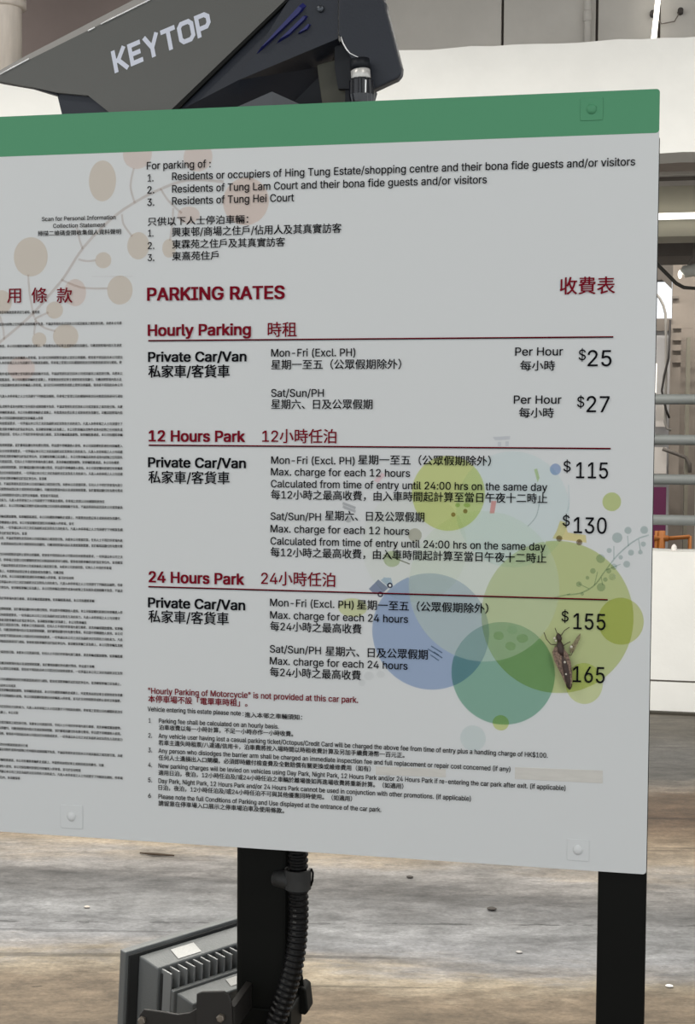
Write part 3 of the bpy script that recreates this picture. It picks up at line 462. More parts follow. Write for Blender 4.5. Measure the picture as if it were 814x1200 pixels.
 [97,195,122,122,80,-4,68,-4,57,-1,47,2,38,8,30,14,24,22,19,32,16,42,15,54,16,64,18,73,22,80,26,87,32,92,39,97,46,100,54,103,63,105,71,107,80,109,89,110,100,111,109,112,117,113,123,114,129,116,133,117,135,120,137,123,138,127,138,128,137,136,136,142,133,148,130,153,125,158,120,161,113,163,106,165,98,165,89,165,82,164,75,161,69,158,63,154,59,150,55,146,52,142,50,137,20,146,26,156,32,165,39,173,48,179,57,184,66,188,77,190,87,192,97,192,104,192,112,191,119,190,128,187,135,184,143,180,150,175,156,168,161,160,165,150,168,139,168,126,168,0,138,0,138,26,136,26,134,21,130,17,126,12,121,8,115,4,108,1,100,-2,90,-4,85,23,96,23,106,26,114,29,121,34,127,40,132,47,135,54,137,61,138,69,138,95,136,93,133,92,130,91,125,90,121,89,116,88,110,87,105,86,100,86,88,84,81,83,74,81,67,79,61,77,56,74,52,70,48,65,47,59,46,52,46,46,48,41,51,36,55,32,59,29,65,26,71,24,78,23,5,4,117,117,116,5,6,5,116,116,115,6,7,6,115,115,114,7,8,7,114,114,113,8,9,8,113,10,9,113,113,112,10,112,111,10,11,10,111,12,11,111,13,12,111,111,110,13,14,13,110,51,50,49,49,48,51,52,51,48,1,120,2,120,119,2,19,106,105,105,20,19,83,85,84,83,84,0,121,0,84,20,105,104,104,21,20,42,41,57,41,58,57,0,121,1,120,1,121,18,107,106,106,19,18,55,44,43,56,55,43,43,42,56,42,57,56,2,119,3,119,118,3,4,3,118,117,4,118,14,110,109,15,14,109,16,15,109,109,108,16,17,16,108,108,107,17,107,18,17,52,48,47,47,46,52,53,52,46,46,45,53,54,53,45,45,44,54,44,55,54,22,103,102,59,40,60,38,61,39,22,102,101,101,23,22,60,40,39,39,61,60,24,100,99,99,98,24,98,25,24,86,81,80,80,79,86,87,86,79,79,78,87,23,101,100,100,24,23,37,63,38,63,62,38,61,38,62,74,73,72,72,71,93,94,93,71,29,94,71,30,29,71,31,30,71,71,70,31,32,31,70,70,69,32,91,90,74,74,72,91,92,91,72,72,93,92,96,95,94,28,27,94,94,29,28,32,69,33,69,68,33,34,33,68,68,67,34,35,34,67,67,66,35,66,65,35,87,78,77,88,87,77,77,76,88,76,75,88,89,88,75,75,74,89,74,90,89,25,98,97,97,96,25,96,94,25,26,25,94,94,27,26,35,65,36,65,64,36,37,36,64,63,37,64,85,83,82,82,81,85,81,86,85,21,104,103,103,22,21,40,59,41,58,41,59],
 [98,212,79,79,115,-4,104,-3,94,-1,86,2,79,6,74,11,69,16,65,21,62,25,59,29,56,29,56,0,26,0,26,254,57,254,57,160,59,160,62,164,65,168,69,173,73,178,79,182,86,186,94,190,103,192,115,192,130,191,144,187,156,180,168,171,177,160,185,146,191,131,194,113,195,94,194,75,191,58,185,42,177,29,168,17,157,8,144,1,130,-3,110,23,121,24,131,28,140,33,147,40,153,48,158,58,161,70,163,82,164,95,163,108,161,120,158,131,153,140,147,149,140,156,131,161,121,164,110,165,99,164,89,161,81,156,73,149,67,141,62,131,59,120,57,108,56,95,57,81,59,69,63,58,67,48,73,39,81,32,89,27,99,24,11,10,12,71,70,12,70,69,12,13,12,69,69,15,13,73,72,10,12,10,72,71,12,72,15,69,68,68,67,15,2,78,3,77,3,78,63,62,22,62,23,22,3,77,4,5,4,77,77,76,5,6,5,76,64,63,19,20,19,63,21,20,63,63,22,21,6,76,7,8,7,76,76,75,8,9,8,75,75,74,9,10,9,74,73,10,74,15,67,66,16,15,66,66,65,16,17,16,65,65,64,17,18,17,64,64,19,18,13,15,14,0,43,1,60,26,25,42,44,0,43,0,44,60,25,61,24,61,25,41,46,45,59,58,27,41,45,42,44,42,45,26,60,59,59,27,26,37,36,49,50,49,36,36,35,50,51,50,35,35,34,51,52,51,34,34,33,52,53,52,33,54,53,33,33,32,54,55,54,32,32,31,55,46,41,40,40,39,46,47,46,39,39,38,47,48,47,38,38,37,48,37,49,48,55,31,56,31,30,56,57,56,30,30,29,57,58,57,29,29,28,58,27,58,28,78,2,1,1,43,78,61,24,62,23,62,24],
 [99,198,86,84,104,-4,87,-3,72,1,58,8,46,17,36,29,28,43,22,58,18,75,17,94,18,113,22,130,28,146,36,159,46,171,58,180,72,187,87,191,104,192,113,192,122,191,130,189,138,186,146,182,153,178,159,173,165,167,170,161,174,154,178,146,181,138,151,131,150,136,148,140,145,145,142,149,139,152,135,155,131,158,126,161,121,162,116,164,110,165,104,165,92,164,81,161,73,155,65,148,59,139,54,129,51,118,49,106,48,94,49,81,51,70,54,59,59,49,65,40,73,33,81,28,92,24,104,23,110,24,116,24,121,26,126,28,131,30,135,33,139,36,143,40,146,44,148,49,150,54,152,59,181,51,179,43,175,35,171,28,165,22,160,16,153,11,146,6,138,3,130,0,122,-2,113,-4,6,5,56,56,55,6,7,6,55,55,54,7,8,7,54,54,53,8,9,8,53,53,52,9,52,51,9,10,9,51,51,50,10,11,10,50,50,49,11,12,11,49,0,61,60,85,63,62,18,42,19,61,0,85,85,62,61,42,18,43,44,43,18,0,60,1,2,1,60,59,2,60,16,45,44,17,16,44,44,18,17,2,59,3,59,58,3,4,3,58,58,57,4,5,4,57,56,5,57,12,49,48,13,12,48,48,47,13,14,13,47,47,46,14,15,14,46,46,45,15,45,16,15,83,65,64,39,21,40,41,40,21,20,41,21,65,83,82,66,65,82,82,81,66,38,22,39,21,39,22,78,77,70,77,76,70,71,70,76,72,71,76,76,75,72,75,74,72,73,72,74,32,31,30,30,29,32,29,28,32,33,32,28,66,81,80,67,66,80,68,67,80,80,79,68,69,68,79,79,78,69,78,70,69,33,28,34,28,27,34,27,26,34,35,34,26,26,25,35,36,35,25,25,24,36,37,36,24,24,23,37,38,37,23,22,38,23,63,85,84,84,83,63,83,64,63,19,42,41,41,20,19],
 [100,212,79,79,98,-4,82,-3,68,1,56,8,44,17,35,29,27,42,22,58,18,75,17,94,18,113,22,131,27,146,35,160,45,171,56,180,69,187,83,191,98,192,109,192,118,190,126,186,133,182,139,178,144,173,147,168,151,164,153,160,155,160,155,254,186,254,186,0,156,0,156,29,153,29,151,25,147,21,143,16,139,11,133,6,126,2,118,-1,109,-3,102,23,113,24,123,27,132,32,139,39,145,48,150,58,153,69,155,81,156,95,155,108,153,120,150,131,145,141,139,149,132,156,123,161,113,164,102,165,91,164,81,161,72,156,65,149,59,140,54,131,51,120,49,108,48,95,49,82,51,70,54,58,59,48,65,40,73,33,81,28,91,24,7,6,73,73,72,7,8,7,72,72,71,8,9,8,71,71,70,9,10,9,70,70,69,10,69,68,10,11,10,68,68,67,11,12,11,67,64,16,15,62,17,63,42,43,0,78,1,0,0,43,78,61,18,62,17,62,18,77,2,1,1,78,77,16,64,63,63,17,16,2,77,3,77,76,3,4,3,76,76,75,4,5,4,75,75,74,5,6,5,74,73,6,74,12,67,66,13,12,66,66,65,13,14,13,65,65,64,14,64,15,14,60,20,19,44,41,40,40,45,44,59,21,60,20,60,21,24,23,58,45,40,39,39,38,45,38,37,45,46,45,37,58,23,59,23,22,59,21,59,22,33,32,31,31,52,51,52,31,53,31,30,53,28,53,30,50,49,33,33,31,50,31,51,50,53,28,54,55,54,28,56,55,28,28,27,56,28,30,29,46,37,36,47,46,36,36,35,47,35,34,47,48,47,34,34,33,48,33,49,48,56,27,57,27,26,57,58,57,26,26,25,58,24,58,25,41,44,42,43,42,44,60,19,61,18,61,19],
 [101,202,85,91,106,-4,88,-3,73,1,58,8,46,17,36,29,28,42,22,58,18,75,17,93,18,112,22,129,28,145,36,159,46,170,58,180,71,187,86,191,103,192,113,192,123,190,133,187,142,183,151,177,160,170,167,162,173,152,179,141,182,128,185,113,186,97,186,85,37,85,37,110,169,110,155,101,154,113,152,124,149,134,144,143,138,151,131,157,123,161,113,164,103,165,92,164,82,161,73,157,66,151,59,143,54,135,51,125,49,116,48,105,48,89,49,75,51,64,55,53,61,44,67,37,76,31,85,26,95,24,106,23,114,23,120,25,127,26,133,29,138,32,143,36,147,41,150,47,153,53,182,45,179,36,174,27,168,20,160,13,151,7,141,2,130,-1,119,-3,154,110,48,110,48,85,8,7,32,9,8,32,35,34,82,52,51,33,7,6,56,56,55,7,32,7,55,54,53,32,53,33,32,9,32,33,10,9,33,11,10,33,33,51,11,12,11,51,51,50,12,13,12,50,47,16,15,0,63,62,45,44,18,0,62,1,61,1,62,17,46,45,45,18,17,1,61,2,61,60,2,3,2,60,59,3,60,16,47,46,46,17,16,3,59,4,59,58,4,5,4,58,58,57,5,6,5,57,56,6,57,13,50,49,14,13,49,49,48,14,48,47,14,47,15,14,64,81,65,65,81,80,80,66,65,42,20,43,19,43,20,66,80,79,79,67,66,42,41,22,22,21,42,20,42,21,30,29,34,29,28,34,75,74,71,72,71,74,74,73,72,31,35,54,31,30,35,30,34,35,37,36,34,34,28,37,28,27,37,67,79,78,68,67,78,78,77,68,69,68,77,77,76,69,70,69,76,76,75,70,75,71,70,37,27,38,27,26,38,39,38,26,26,25,39,40,39,25,25,24,40,24,23,40,41,40,23,22,41,23,81,64,0,63,0,64,53,54,35,43,19,44,18,44,19,32,55,84,54,32,84,52,33,83,34,36,82,33,53,83,53,35,82,53,82,83,31,54,84],
 [102,127,37,35,114,190,114,164,3,164,3,190,40,0,40,216,41,226,44,235,48,243,53,250,60,255,68,259,76,262,85,264,94,265,100,265,106,264,111,263,115,262,119,261,121,260,114,234,107,236,105,237,101,237,97,237,89,236,82,234,77,230,74,225,72,218,71,209,71,0,40,164,40,190,71,190,71,164,33,36,34,36,33,32,31,30,5,6,5,30,7,6,30,30,29,7,8,7,29,29,28,8,9,8,28,28,10,9,26,14,13,15,25,24,14,26,25,25,15,14,21,20,22,20,19,22,19,18,22,22,18,23,18,17,23,17,16,23,24,23,16,15,24,16,10,28,27,11,10,27,12,11,27,27,26,12,26,13,12,34,35,31,4,32,33,3,2,33,34,3,33,31,5,34,1,0,35,36,1,35,35,34,36],
 [103,213,112,112,103,-75,90,-75,78,-73,67,-70,57,-66,49,-61,41,-55,35,-49,30,-42,25,-35,51,-20,54,-24,57,-29,61,-33,65,-37,71,-41,77,-44,85,-47,93,-48,103,-49,118,-47,130,-44,141,-38,149,-29,154,-17,156,-3,156,34,153,34,150,30,147,26,143,21,139,16,133,12,126,8,118,5,109,3,97,2,83,4,69,7,56,13,45,22,35,32,28,45,22,60,18,77,17,96,18,114,22,131,27,147,35,160,45,171,56,180,69,187,83,191,98,192,109,192,119,190,127,186,134,182,139,178,144,173,148,168,151,164,154,159,157,159,157,190,186,190,186,-4,185,-20,181,-33,175,-45,167,-54,157,-62,145,-68,132,-72,118,-74,102,30,113,30,123,33,132,38,139,44,145,51,150,61,153,71,156,83,156,96,156,109,153,121,150,132,145,141,139,150,132,156,123,161,114,164,102,165,91,164,81,161,73,156,65,149,59,141,54,131,51,120,49,109,48,96,49,84,51,72,54,61,59,52,65,44,73,38,81,33,91,30,11,10,8,9,8,10,43,42,106,106,105,43,44,43,105,105,104,44,45,44,104,104,103,45,103,102,45,46,45,102,102,101,46,47,46,101,101,100,47,48,47,100,16,15,3,1,17,2,36,76,111,94,54,95,17,1,18,36,111,37,110,37,111,53,96,95,95,54,53,16,3,2,2,17,16,37,110,38,109,38,110,96,53,52,3,15,4,5,4,15,15,14,5,6,5,14,14,13,6,7,6,13,13,12,7,8,7,12,11,8,12,38,109,39,109,108,39,40,39,108,41,40,108,108,107,41,42,41,107,106,42,107,48,100,99,49,48,99,99,98,49,50,49,98,98,97,50,51,50,97,97,96,51,96,52,51,19,0,75,19,75,20,77,35,34,34,33,77,33,78,77,92,57,93,57,56,93,55,93,56,21,74,73,73,22,21,60,59,91,20,75,74,74,21,20,78,33,32,32,31,78,31,30,78,30,79,78,91,59,92,59,58,92,57,92,58,68,67,25,26,25,67,85,84,67,67,66,85,86,85,66,66,65,64,71,70,23,70,69,23,24,23,69,69,68,24,68,25,24,81,27,26,82,81,26,83,82,26,26,67,83,67,84,83,86,66,87,66,64,87,88,87,64,89,88,64,63,89,64,22,73,72,72,71,22,71,23,22,79,30,29,29,28,79,80,79,28,28,27,80,27,81,80,89,63,90,63,62,90,91,90,62,62,61,91,60,91,61,18,1,0,0,19,18,76,36,35,35,77,76,93,55,94,54,94,55],
 [104,205,40,40,57,113,57,0,26,0,26,254,57,254,57,144,51,144,58,159,66,172,76,181,87,187,100,191,114,192,126,191,137,189,148,184,157,178,164,170,170,160,175,149,178,135,179,120,179,0,148,0,148,118,147,131,143,143,136,152,128,159,117,163,105,165,96,164,88,162,80,159,74,154,68,148,63,141,60,133,58,124,57,157,3,2,6,2,1,0,6,2,0,0,38,6,10,32,31,9,33,32,32,10,9,8,34,33,33,9,8,6,38,37,5,6,37,37,36,5,36,35,5,7,5,35,35,34,7,34,8,7,3,6,4,12,29,13,29,12,30,11,30,12,13,29,28,28,14,13,24,23,22,22,21,24,24,21,25,21,20,25,20,19,25,26,25,19,19,18,26,18,17,26,27,26,17,17,16,27,16,15,27,28,27,15,14,28,15,30,11,31,10,31,11,5,7,39,6,5,39,4,6,39],
 [105,83,28,24,26,0,26,190,57,190,57,0,42,221,36,222,31,224,27,227,23,231,21,236,21,242,21,247,23,252,27,256,31,259,36,261,42,262,47,261,52,259,57,256,60,252,62,247,63,242,62,236,60,231,57,227,52,224,47,222,11,10,12,7,6,5,9,8,7,10,9,7,7,5,10,5,15,10,15,14,10,14,13,10,12,10,13,17,27,26,26,18,17,22,21,23,25,24,26,24,23,26,18,26,23,23,21,18,21,20,18,20,19,18,1,0,3,3,2,1,5,4,27,15,5,27,27,17,15,17,16,15],
 [106,83,45,41,26,190,57,190,57,-15,56,-26,54,-36,51,-45,46,-53,40,-59,32,-65,24,-68,13,-71,2,-71,-5,-71,-5,-43,1,-43,9,-43,15,-40,20,-36,24,-30,26,-23,26,-15,42,221,36,222,31,224,27,227,23,231,21,236,20,242,21,247,23,252,27,256,31,259,36,261,42,262,47,261,52,259,57,256,60,252,62,247,63,242,62,236,60,231,57,227,52,224,47,222,14,11,15,11,14,12,13,12,14,27,26,28,15,11,10,15,10,9,16,15,9,25,24,26,28,26,24,24,30,28,30,29,28,43,34,44,22,21,44,32,22,44,44,34,32,34,33,32,38,40,39,40,38,35,38,37,35,37,36,35,42,41,43,41,40,43,40,35,43,34,43,35,16,9,8,8,7,16,17,16,7,7,6,17,18,17,6,6,5,18,5,4,18,19,18,4,4,3,19,3,2,19,20,19,2,0,20,2,2,1,0,24,23,22,30,24,22,22,32,30,31,30,32],
 [107,190,19,23,55,68,55,106,60,106,142,190,180,190,92,100,89,100,26,0,26,254,57,254,57,0,147,0,74,93,96,114,186,0,57,106,57,70,77,89,100,109,1,15,9,0,7,10,7,0,1,8,7,1,1,9,8,5,13,6,11,14,5,13,5,18,4,3,13,1,0,16,12,6,13,13,3,2,5,14,18,0,10,16,6,12,17,12,2,15,15,16,12,15,1,16,5,6,17,11,5,17,12,16,17,2,12,13,4,13,18],
 [108,95,24,22,70,-1,56,0,45,4,37,10,31,19,27,29,26,42,26,254,57,254,57,49,57,42,58,35,60,31,63,28,67,27,73,26,80,26,85,27,90,1,88,1,84,0,81,0,77,-1,73,-1,3,2,12,4,3,12,12,11,4,5,4,11,11,10,5,6,5,10,10,9,6,7,6,9,9,8,7,15,23,22,23,15,0,14,0,15,16,21,20,17,19,18,16,20,19,19,17,16,15,22,21,21,16,15,0,14,1,14,13,1,2,1,13,12,2,13],
 [109,305,78,80,26,0,26,190,56,190,56,148,54,148,57,157,61,166,66,173,72,179,79,184,86,188,94,191,102,193,110,193,123,192,134,187,144,180,151,171,157,160,160,147,156,147,159,156,163,164,169,172,175,178,182,183,190,187,199,191,208,192,218,193,229,192,239,190,249,186,257,180,264,173,270,164,275,154,278,141,278,128,278,0,248,0,248,127,247,139,243,149,236,156,228,161,219,164,209,165,201,165,194,163,187,160,181,156,177,151,173,145,170,139,168,131,168,124,168,0,137,0,137,130,136,140,132,148,126,156,119,161,110,164,100,165,92,165,85,163,79,160,73,156,67,151,63,145,60,137,58,129,57,119,57,0,56,154,158,154,75,74,0,1,0,74,4,1,74,74,73,4,68,67,8,67,9,8,6,70,69,7,6,69,69,68,7,68,8,7,4,73,72,3,4,72,72,71,3,71,70,3,5,3,70,70,6,5,1,4,2,65,11,66,10,66,11,63,14,64,14,13,64,64,13,65,13,12,65,11,65,12,59,20,60,61,60,20,20,18,61,18,17,61,62,61,17,17,16,62,62,16,63,16,15,63,14,63,15,9,67,66,66,10,9,55,54,19,54,53,19,21,19,53,50,25,24,27,48,28,26,49,48,48,27,26,25,50,49,49,26,25,21,53,52,22,21,52,52,51,22,23,22,51,51,50,23,50,24,23,29,47,46,31,30,45,46,45,30,29,46,30,41,40,39,39,38,41,41,38,42,38,37,42,37,36,42,43,42,36,36,35,43,35,34,43,44,43,34,34,33,44,33,32,44,45,44,32,31,45,32,28,48,47,47,29,28,57,56,58,59,58,56,56,55,59,20,59,55,55,19,20,20,19,77,3,5,76,4,3,76,2,4,76,19,21,77,18,20,77],
 [110,205,40,40,57,113,57,0,26,0,26,190,56,190,56,144,51,144,58,159,66,172,76,181,87,187,100,191,114,192,126,191,137,189,147,184,156,178,164,170,170,160,175,149,178,135,179,120,179,0,148,0,148,118,147,131,143,143,136,152,128,159,117,163,105,165,96,164,88,162,80,159,74,154,68,148,63,141,60,133,58,124,56,155,1,0,2,3,2,0,6,3,0,0,38,6,3,6,4,10,32,31,9,33,32,32,10,9,8,34,33,33,9,8,6,38,37,5,6,37,37,36,5,36,35,5,7,5,35,35,34,7,34,8,7,12,29,13,29,12,30,11,30,12,13,29,28,28,14,13,24,23,22,22,21,24,24,21,25,21,20,25,20,19,25,26,25,19,19,18,26,18,17,26,27,26,17,17,16,27,28,27,16,16,15,28,14,28,15,30,11,31,10,31,11,5,7,39,6,5,39,4,6,39],
 [111,208,72,72,104,-4,87,-3,72,1,58,8,46,17,36,29,28,43,22,58,18,75,17,94,18,113,22,130,28,146,36,159,46,171,58,180,72,187,87,191,104,192,120,191,136,187,149,180,161,171,171,159,180,146,186,130,189,113,191,94,189,75,186,58,180,43,171,29,161,17,149,8,136,1,120,-3,104,23,116,24,126,28,135,33,143,40,149,49,154,59,157,70,159,81,160,94,159,106,157,118,154,129,149,139,143,148,135,155,126,161,116,164,104,165,92,164,81,161,73,155,65,148,59,139,54,129,51,118,49,106,48,94,49,81,51,70,54,59,59,49,65,40,73,33,81,28,92,24,7,6,66,66,65,7,8,7,65,65,64,8,9,8,64,64,63,9,63,62,9,10,9,62,62,61,10,11,10,61,61,60,11,12,11,60,0,36,71,0,71,1,1,71,2,71,70,2,3,2,70,69,3,70,57,56,15,16,15,56,56,55,16,55,17,16,3,69,4,69,68,4,5,4,68,68,67,5,6,5,67,66,6,67,12,60,59,13,12,59,59,58,13,14,13,58,58,57,14,57,15,14,18,54,53,18,53,19,37,35,34,38,37,34,34,33,38,39,38,33,51,21,52,21,20,52,53,52,20,19,53,20,30,29,42,43,42,29,29,28,43,44,43,28,28,27,44,45,44,27,46,45,27,27,26,46,47,46,26,26,25,47,48,47,25,25,24,48,39,33,32,40,39,32,32,31,40,41,40,31,31,30,41,30,42,41,48,24,49,24,23,49,50,49,23,23,22,50,51,50,22,21,51,22,35,37,0,36,0,37,54,18,55,17,55,18],
 [112,212,79,79,26,-71,26,190,56,190,56,160,59,160,62,164,65,168,69,173,73,178,79,182,86,186,94,190,103,192,115,192,130,191,144,187,156,180,168,171,177,160,185,146,191,131,194,113,195,94,194,75,191,58,185,42,177,29,168,17,157,8,144,1,130,-3,115,-4,104,-3,94,-1,86,2,79,6,74,11,69,16,65,21,62,25,59,29,57,29,57,-71,110,23,121,24,131,28,140,33,147,40,153,48,158,58,161,70,163,82,164,95,163,108,161,120,158,131,153,140,147,149,140,156,131,161,121,164,110,165,99,164,89,161,81,156,73,149,67,141,62,131,59,120,57,108,56,95,57,81,59,69,63,58,67,48,73,39,81,32,89,27,99,24,41,71,0,1,0,71,70,1,71,1,70,69,1,3,2,0,42,41,73,72,41,71,41,72,1,69,68,3,1,68,68,67,3,33,78,34,77,34,78,63,62,10,62,11,10,34,77,35,36,35,77,77,76,36,37,36,76,64,63,7,8,7,63,9,8,63,63,10,9,37,76,38,39,38,76,76,75,39,40,39,75,75,74,40,41,40,74,73,41,74,3,67,66,4,3,66,66,65,4,5,4,65,65,64,5,6,5,64,64,7,6,31,43,32,60,14,13,30,44,31,43,31,44,60,13,61,12,61,13,29,46,45,59,58,15,29,45,30,44,30,45,14,60,59,59,15,14,25,24,49,50,49,24,24,23,50,51,50,23,23,22,51,52,51,22,22,21,52,53,52,21,54,53,21,21,20,54,55,54,20,20,19,55,46,29,28,28,27,46,47,46,27,27,26,47,48,47,26,26,25,48,25,49,48,55,19,56,19,18,56,57,56,18,18,17,57,58,57,17,17,16,58,15,58,16,78,33,32,32,43,78,61,12,62,11,62,12],
 [113,212,79,79,186,-71,155,-71,155,29,153,29,151,25,147,21,143,16,139,11,133,6,126,2,118,-1,109,-3,98,-4,82,-3,68,1,56,8,44,17,35,29,27,42,22,58,18,75,17,94,18,113,22,131,27,146,35,160,45,171,56,180,69,187,83,191,98,192,109,192,118,190,126,186,133,182,139,178,144,173,147,168,151,164,153,160,156,160,156,190,186,190,102,23,113,24,123,27,132,32,139,39,145,48,150,58,153,69,155,81,156,95,155,108,153,120,150,131,145,141,139,149,132,156,123,161,113,164,102,165,91,164,81,161,72,156,65,149,59,140,54,131,51,120,49,108,48,95,49,82,51,70,54,58,59,48,65,40,73,33,81,28,91,24,19,18,73,73,72,19,20,19,72,72,71,20,21,20,71,71,70,21,22,21,70,70,69,22,69,68,22,23,22,68,68,67,23,24,23,67,64,28,27,62,29,63,11,43,12,78,13,12,12,43,78,61,30,62,29,62,30,77,14,13,13,78,77,28,64,63,63,29,28,14,77,15,77,76,15,16,15,76,76,75,16,17,16,75,75,74,17,18,17,74,73,18,74,24,67,66,25,24,66,66,65,25,26,25,65,65,64,26,64,27,26,60,32,31,44,10,9,9,45,44,59,33,60,32,60,33,36,35,58,45,9,8,8,7,45,7,6,45,46,45,6,58,35,59,35,34,59,33,59,34,42,41,40,51,2,0,0,42,51,42,52,51,52,42,53,50,49,2,2,51,50,53,42,54,42,40,54,55,54,40,56,55,40,40,39,56,1,0,2,46,6,5,47,46,5,5,4,47,4,3,47,48,47,3,3,2,48,2,49,48,56,39,57,39,38,57,58,57,38,38,37,58,36,58,37,10,44,11,43,11,44,60,31,61,30,61,31],
 [114,130,28,26,26,0,26,190,56,190,56,160,58,160,62,169,68,177,76,184,85,188,96,191,107,192,115,192,122,192,122,161,115,162,111,163,107,163,103,163,95,162,87,160,80,157,73,153,67,148,63,142,60,135,58,127,57,118,57,0,27,26,0,1,0,26,26,25,1,3,1,25,1,3,2,23,22,4,22,21,4,5,4,21,3,25,24,24,23,3,23,4,3,17,9,18,8,7,19,19,18,8,18,9,8,10,16,15,13,12,14,11,14,12,14,11,15,10,15,11,16,10,17,9,17,10,5,21,20,6,5,20,20,19,6,19,7,6],
 [115,182,88,86,91,-4,78,-3,67,-2,56,2,46,6,38,12,31,19,25,27,21,37,18,47,47,53,50,44,55,36,62,30,70,26,80,24,91,23,103,24,113,26,122,31,129,37,133,44,134,51,133,58,131,63,127,68,122,72,115,75,106,78,75,85,59,90,46,96,36,104,29,113,25,124,23,137,24,147,27,157,33,166,39,173,48,180,58,185,69,189,81,191,94,192,106,192,117,190,127,186,136,182,143,176,149,170,155,162,159,154,162,145,134,139,131,146,127,152,121,158,114,163,105,165,94,166,83,165,74,163,65,158,59,153,56,146,54,139,55,132,58,126,62,122,68,118,76,114,86,111,115,105,131,100,143,93,153,86,160,76,164,66,166,53,165,43,161,33,156,24,149,16,140,9,130,3,118,-1,105,-3,5,12,6,7,6,12,12,11,7,8,7,11,11,10,8,9,8,10,34,33,67,35,34,67,67,66,35,36,35,66,0,16,1,16,15,1,71,29,72,1,15,2,15,14,2,29,71,30,70,30,71,41,63,62,42,41,62,62,61,42,61,43,42,2,14,3,14,13,3,4,3,13,5,4,13,12,5,13,30,70,31,70,69,31,32,31,69,69,68,32,33,32,68,67,33,68,36,66,65,37,36,65,38,37,65,65,64,38,39,38,64,40,39,64,64,63,40,63,41,40,27,73,28,60,59,45,44,60,45,17,87,86,18,17,86,86,85,18,85,19,18,57,47,58,47,46,58,59,58,46,45,59,46,82,81,21,81,80,21,22,21,80,80,79,22,23,22,79,79,78,23,78,77,23,53,52,54,55,54,52,52,51,55,19,85,84,20,19,84,84,83,20,83,82,20,82,21,20,23,77,24,77,76,24,25,24,76,76,75,25,26,25,75,75,74,26,27,26,74,73,27,74,55,51,56,51,50,56,50,49,56,57,56,49,49,48,57,47,57,48,16,0,87,87,17,16,72,29,28,28,73,72,43,61,60,60,44,43],
 [116,114,32,30,102,190,102,164,3,164,3,190,32,236,63,236,63,49,64,41,65,35,68,31,72,27,78,26,85,25,93,26,101,27,107,1,103,0,100,-1,96,-1,92,-2,88,-2,84,-2,69,-1,56,4,46,11,38,20,34,32,32,46,63,190,63,164,32,164,32,190,23,9,24,9,8,24,25,24,8,26,25,8,8,7,26,27,26,7,7,6,27,29,30,6,12,20,19,20,12,21,11,21,12,18,17,16,16,15,14,12,19,18,13,12,18,18,16,13,16,14,13,21,11,22,11,10,22,23,22,10,9,23,10,28,31,29,5,4,28,1,0,28,29,1,28,27,6,30,3,2,30,31,3,30,30,29,31,31,28,4],
 [117,205,40,40,91,-3,79,-2,68,1,57,5,48,12,41,20,35,29,30,41,27,54,26,69,26,190,57,190,57,72,58,58,62,47,68,37,77,31,88,26,100,25,109,26,117,28,125,31,131,36,137,41,142,48,145,57,147,66,148,76,148,190,179,190,179,0,149,0,149,46,154,46,147,30,139,18,129,8,117,2,105,-1,149,35,10,9,12,17,0,18,0,17,1,1,17,2,17,16,2,2,16,3,16,15,3,4,3,15,5,4,15,6,5,15,15,14,6,7,6,14,14,13,7,8,7,13,9,8,13,12,9,13,10,12,11,19,38,37,37,20,19,20,37,36,21,20,36,36,35,21,35,22,21,30,33,31,32,33,25,26,25,33,27,26,33,33,30,27,30,29,27,28,27,29,22,35,34,23,22,34,34,32,23,24,23,32,32,25,24,18,0,38,38,19,18,32,34,39,33,32,39,31,33,39],
 [118,195,21,23,81,0,9,190,42,190,83,78,87,66,90,55,93,43,97,32,100,21,103,10,92,10,95,21,98,32,101,43,105,55,108,66,112,78,152,190,186,190,113,0,98,30,3,0,4,0,3,1,2,1,3,6,11,7,10,11,0,11,6,0,6,5,0,4,0,5,12,8,13,16,15,19,19,18,16,18,17,16,8,9,19,13,8,19,14,13,19,19,15,14,10,0,19,19,9,10,11,10,9,9,8,11,11,8,20,8,12,20,7,11,20],
 [119,284,55,59,69,0,11,190,44,190,67,107,70,95,73,82,77,68,80,54,84,38,88,21,82,21,86,37,89,53,93,67,96,81,100,94,103,107,126,190,158,190,181,107,184,95,187,82,191,68,194,53,198,37,201,21,196,21,199,37,203,53,206,68,210,81,213,95,217,107,240,190,272,190,215,0,184,0,159,86,152,112,150,122,148,131,145,140,138,169,145,169,138,140,136,131,134,121,131,112,129,103,126,94,124,86,99,0,85,33,198,34,142,154,2,1,3,4,0,5,0,4,1,3,1,4,9,12,11,10,9,52,7,10,8,10,7,0,7,6,0,5,0,6,14,13,50,50,15,14,15,50,49,16,15,49,49,48,16,48,47,16,47,46,16,46,45,16,45,44,16,10,0,51,9,10,51,51,50,9,12,9,50,50,13,12,42,54,43,22,21,37,21,20,37,19,37,20,37,19,38,39,38,19,40,39,19,41,40,19,43,41,19,19,18,43,23,26,24,27,25,28,26,25,53,25,27,53,32,35,34,34,33,32,30,29,35,35,32,30,31,30,32,28,25,35,35,29,28,35,25,36,25,26,36,26,23,36,37,36,23,22,37,23,54,42,44,16,44,42,17,16,42,42,43,17,43,18,17,9,11,52,8,10,52,24,26,53,41,43,54],
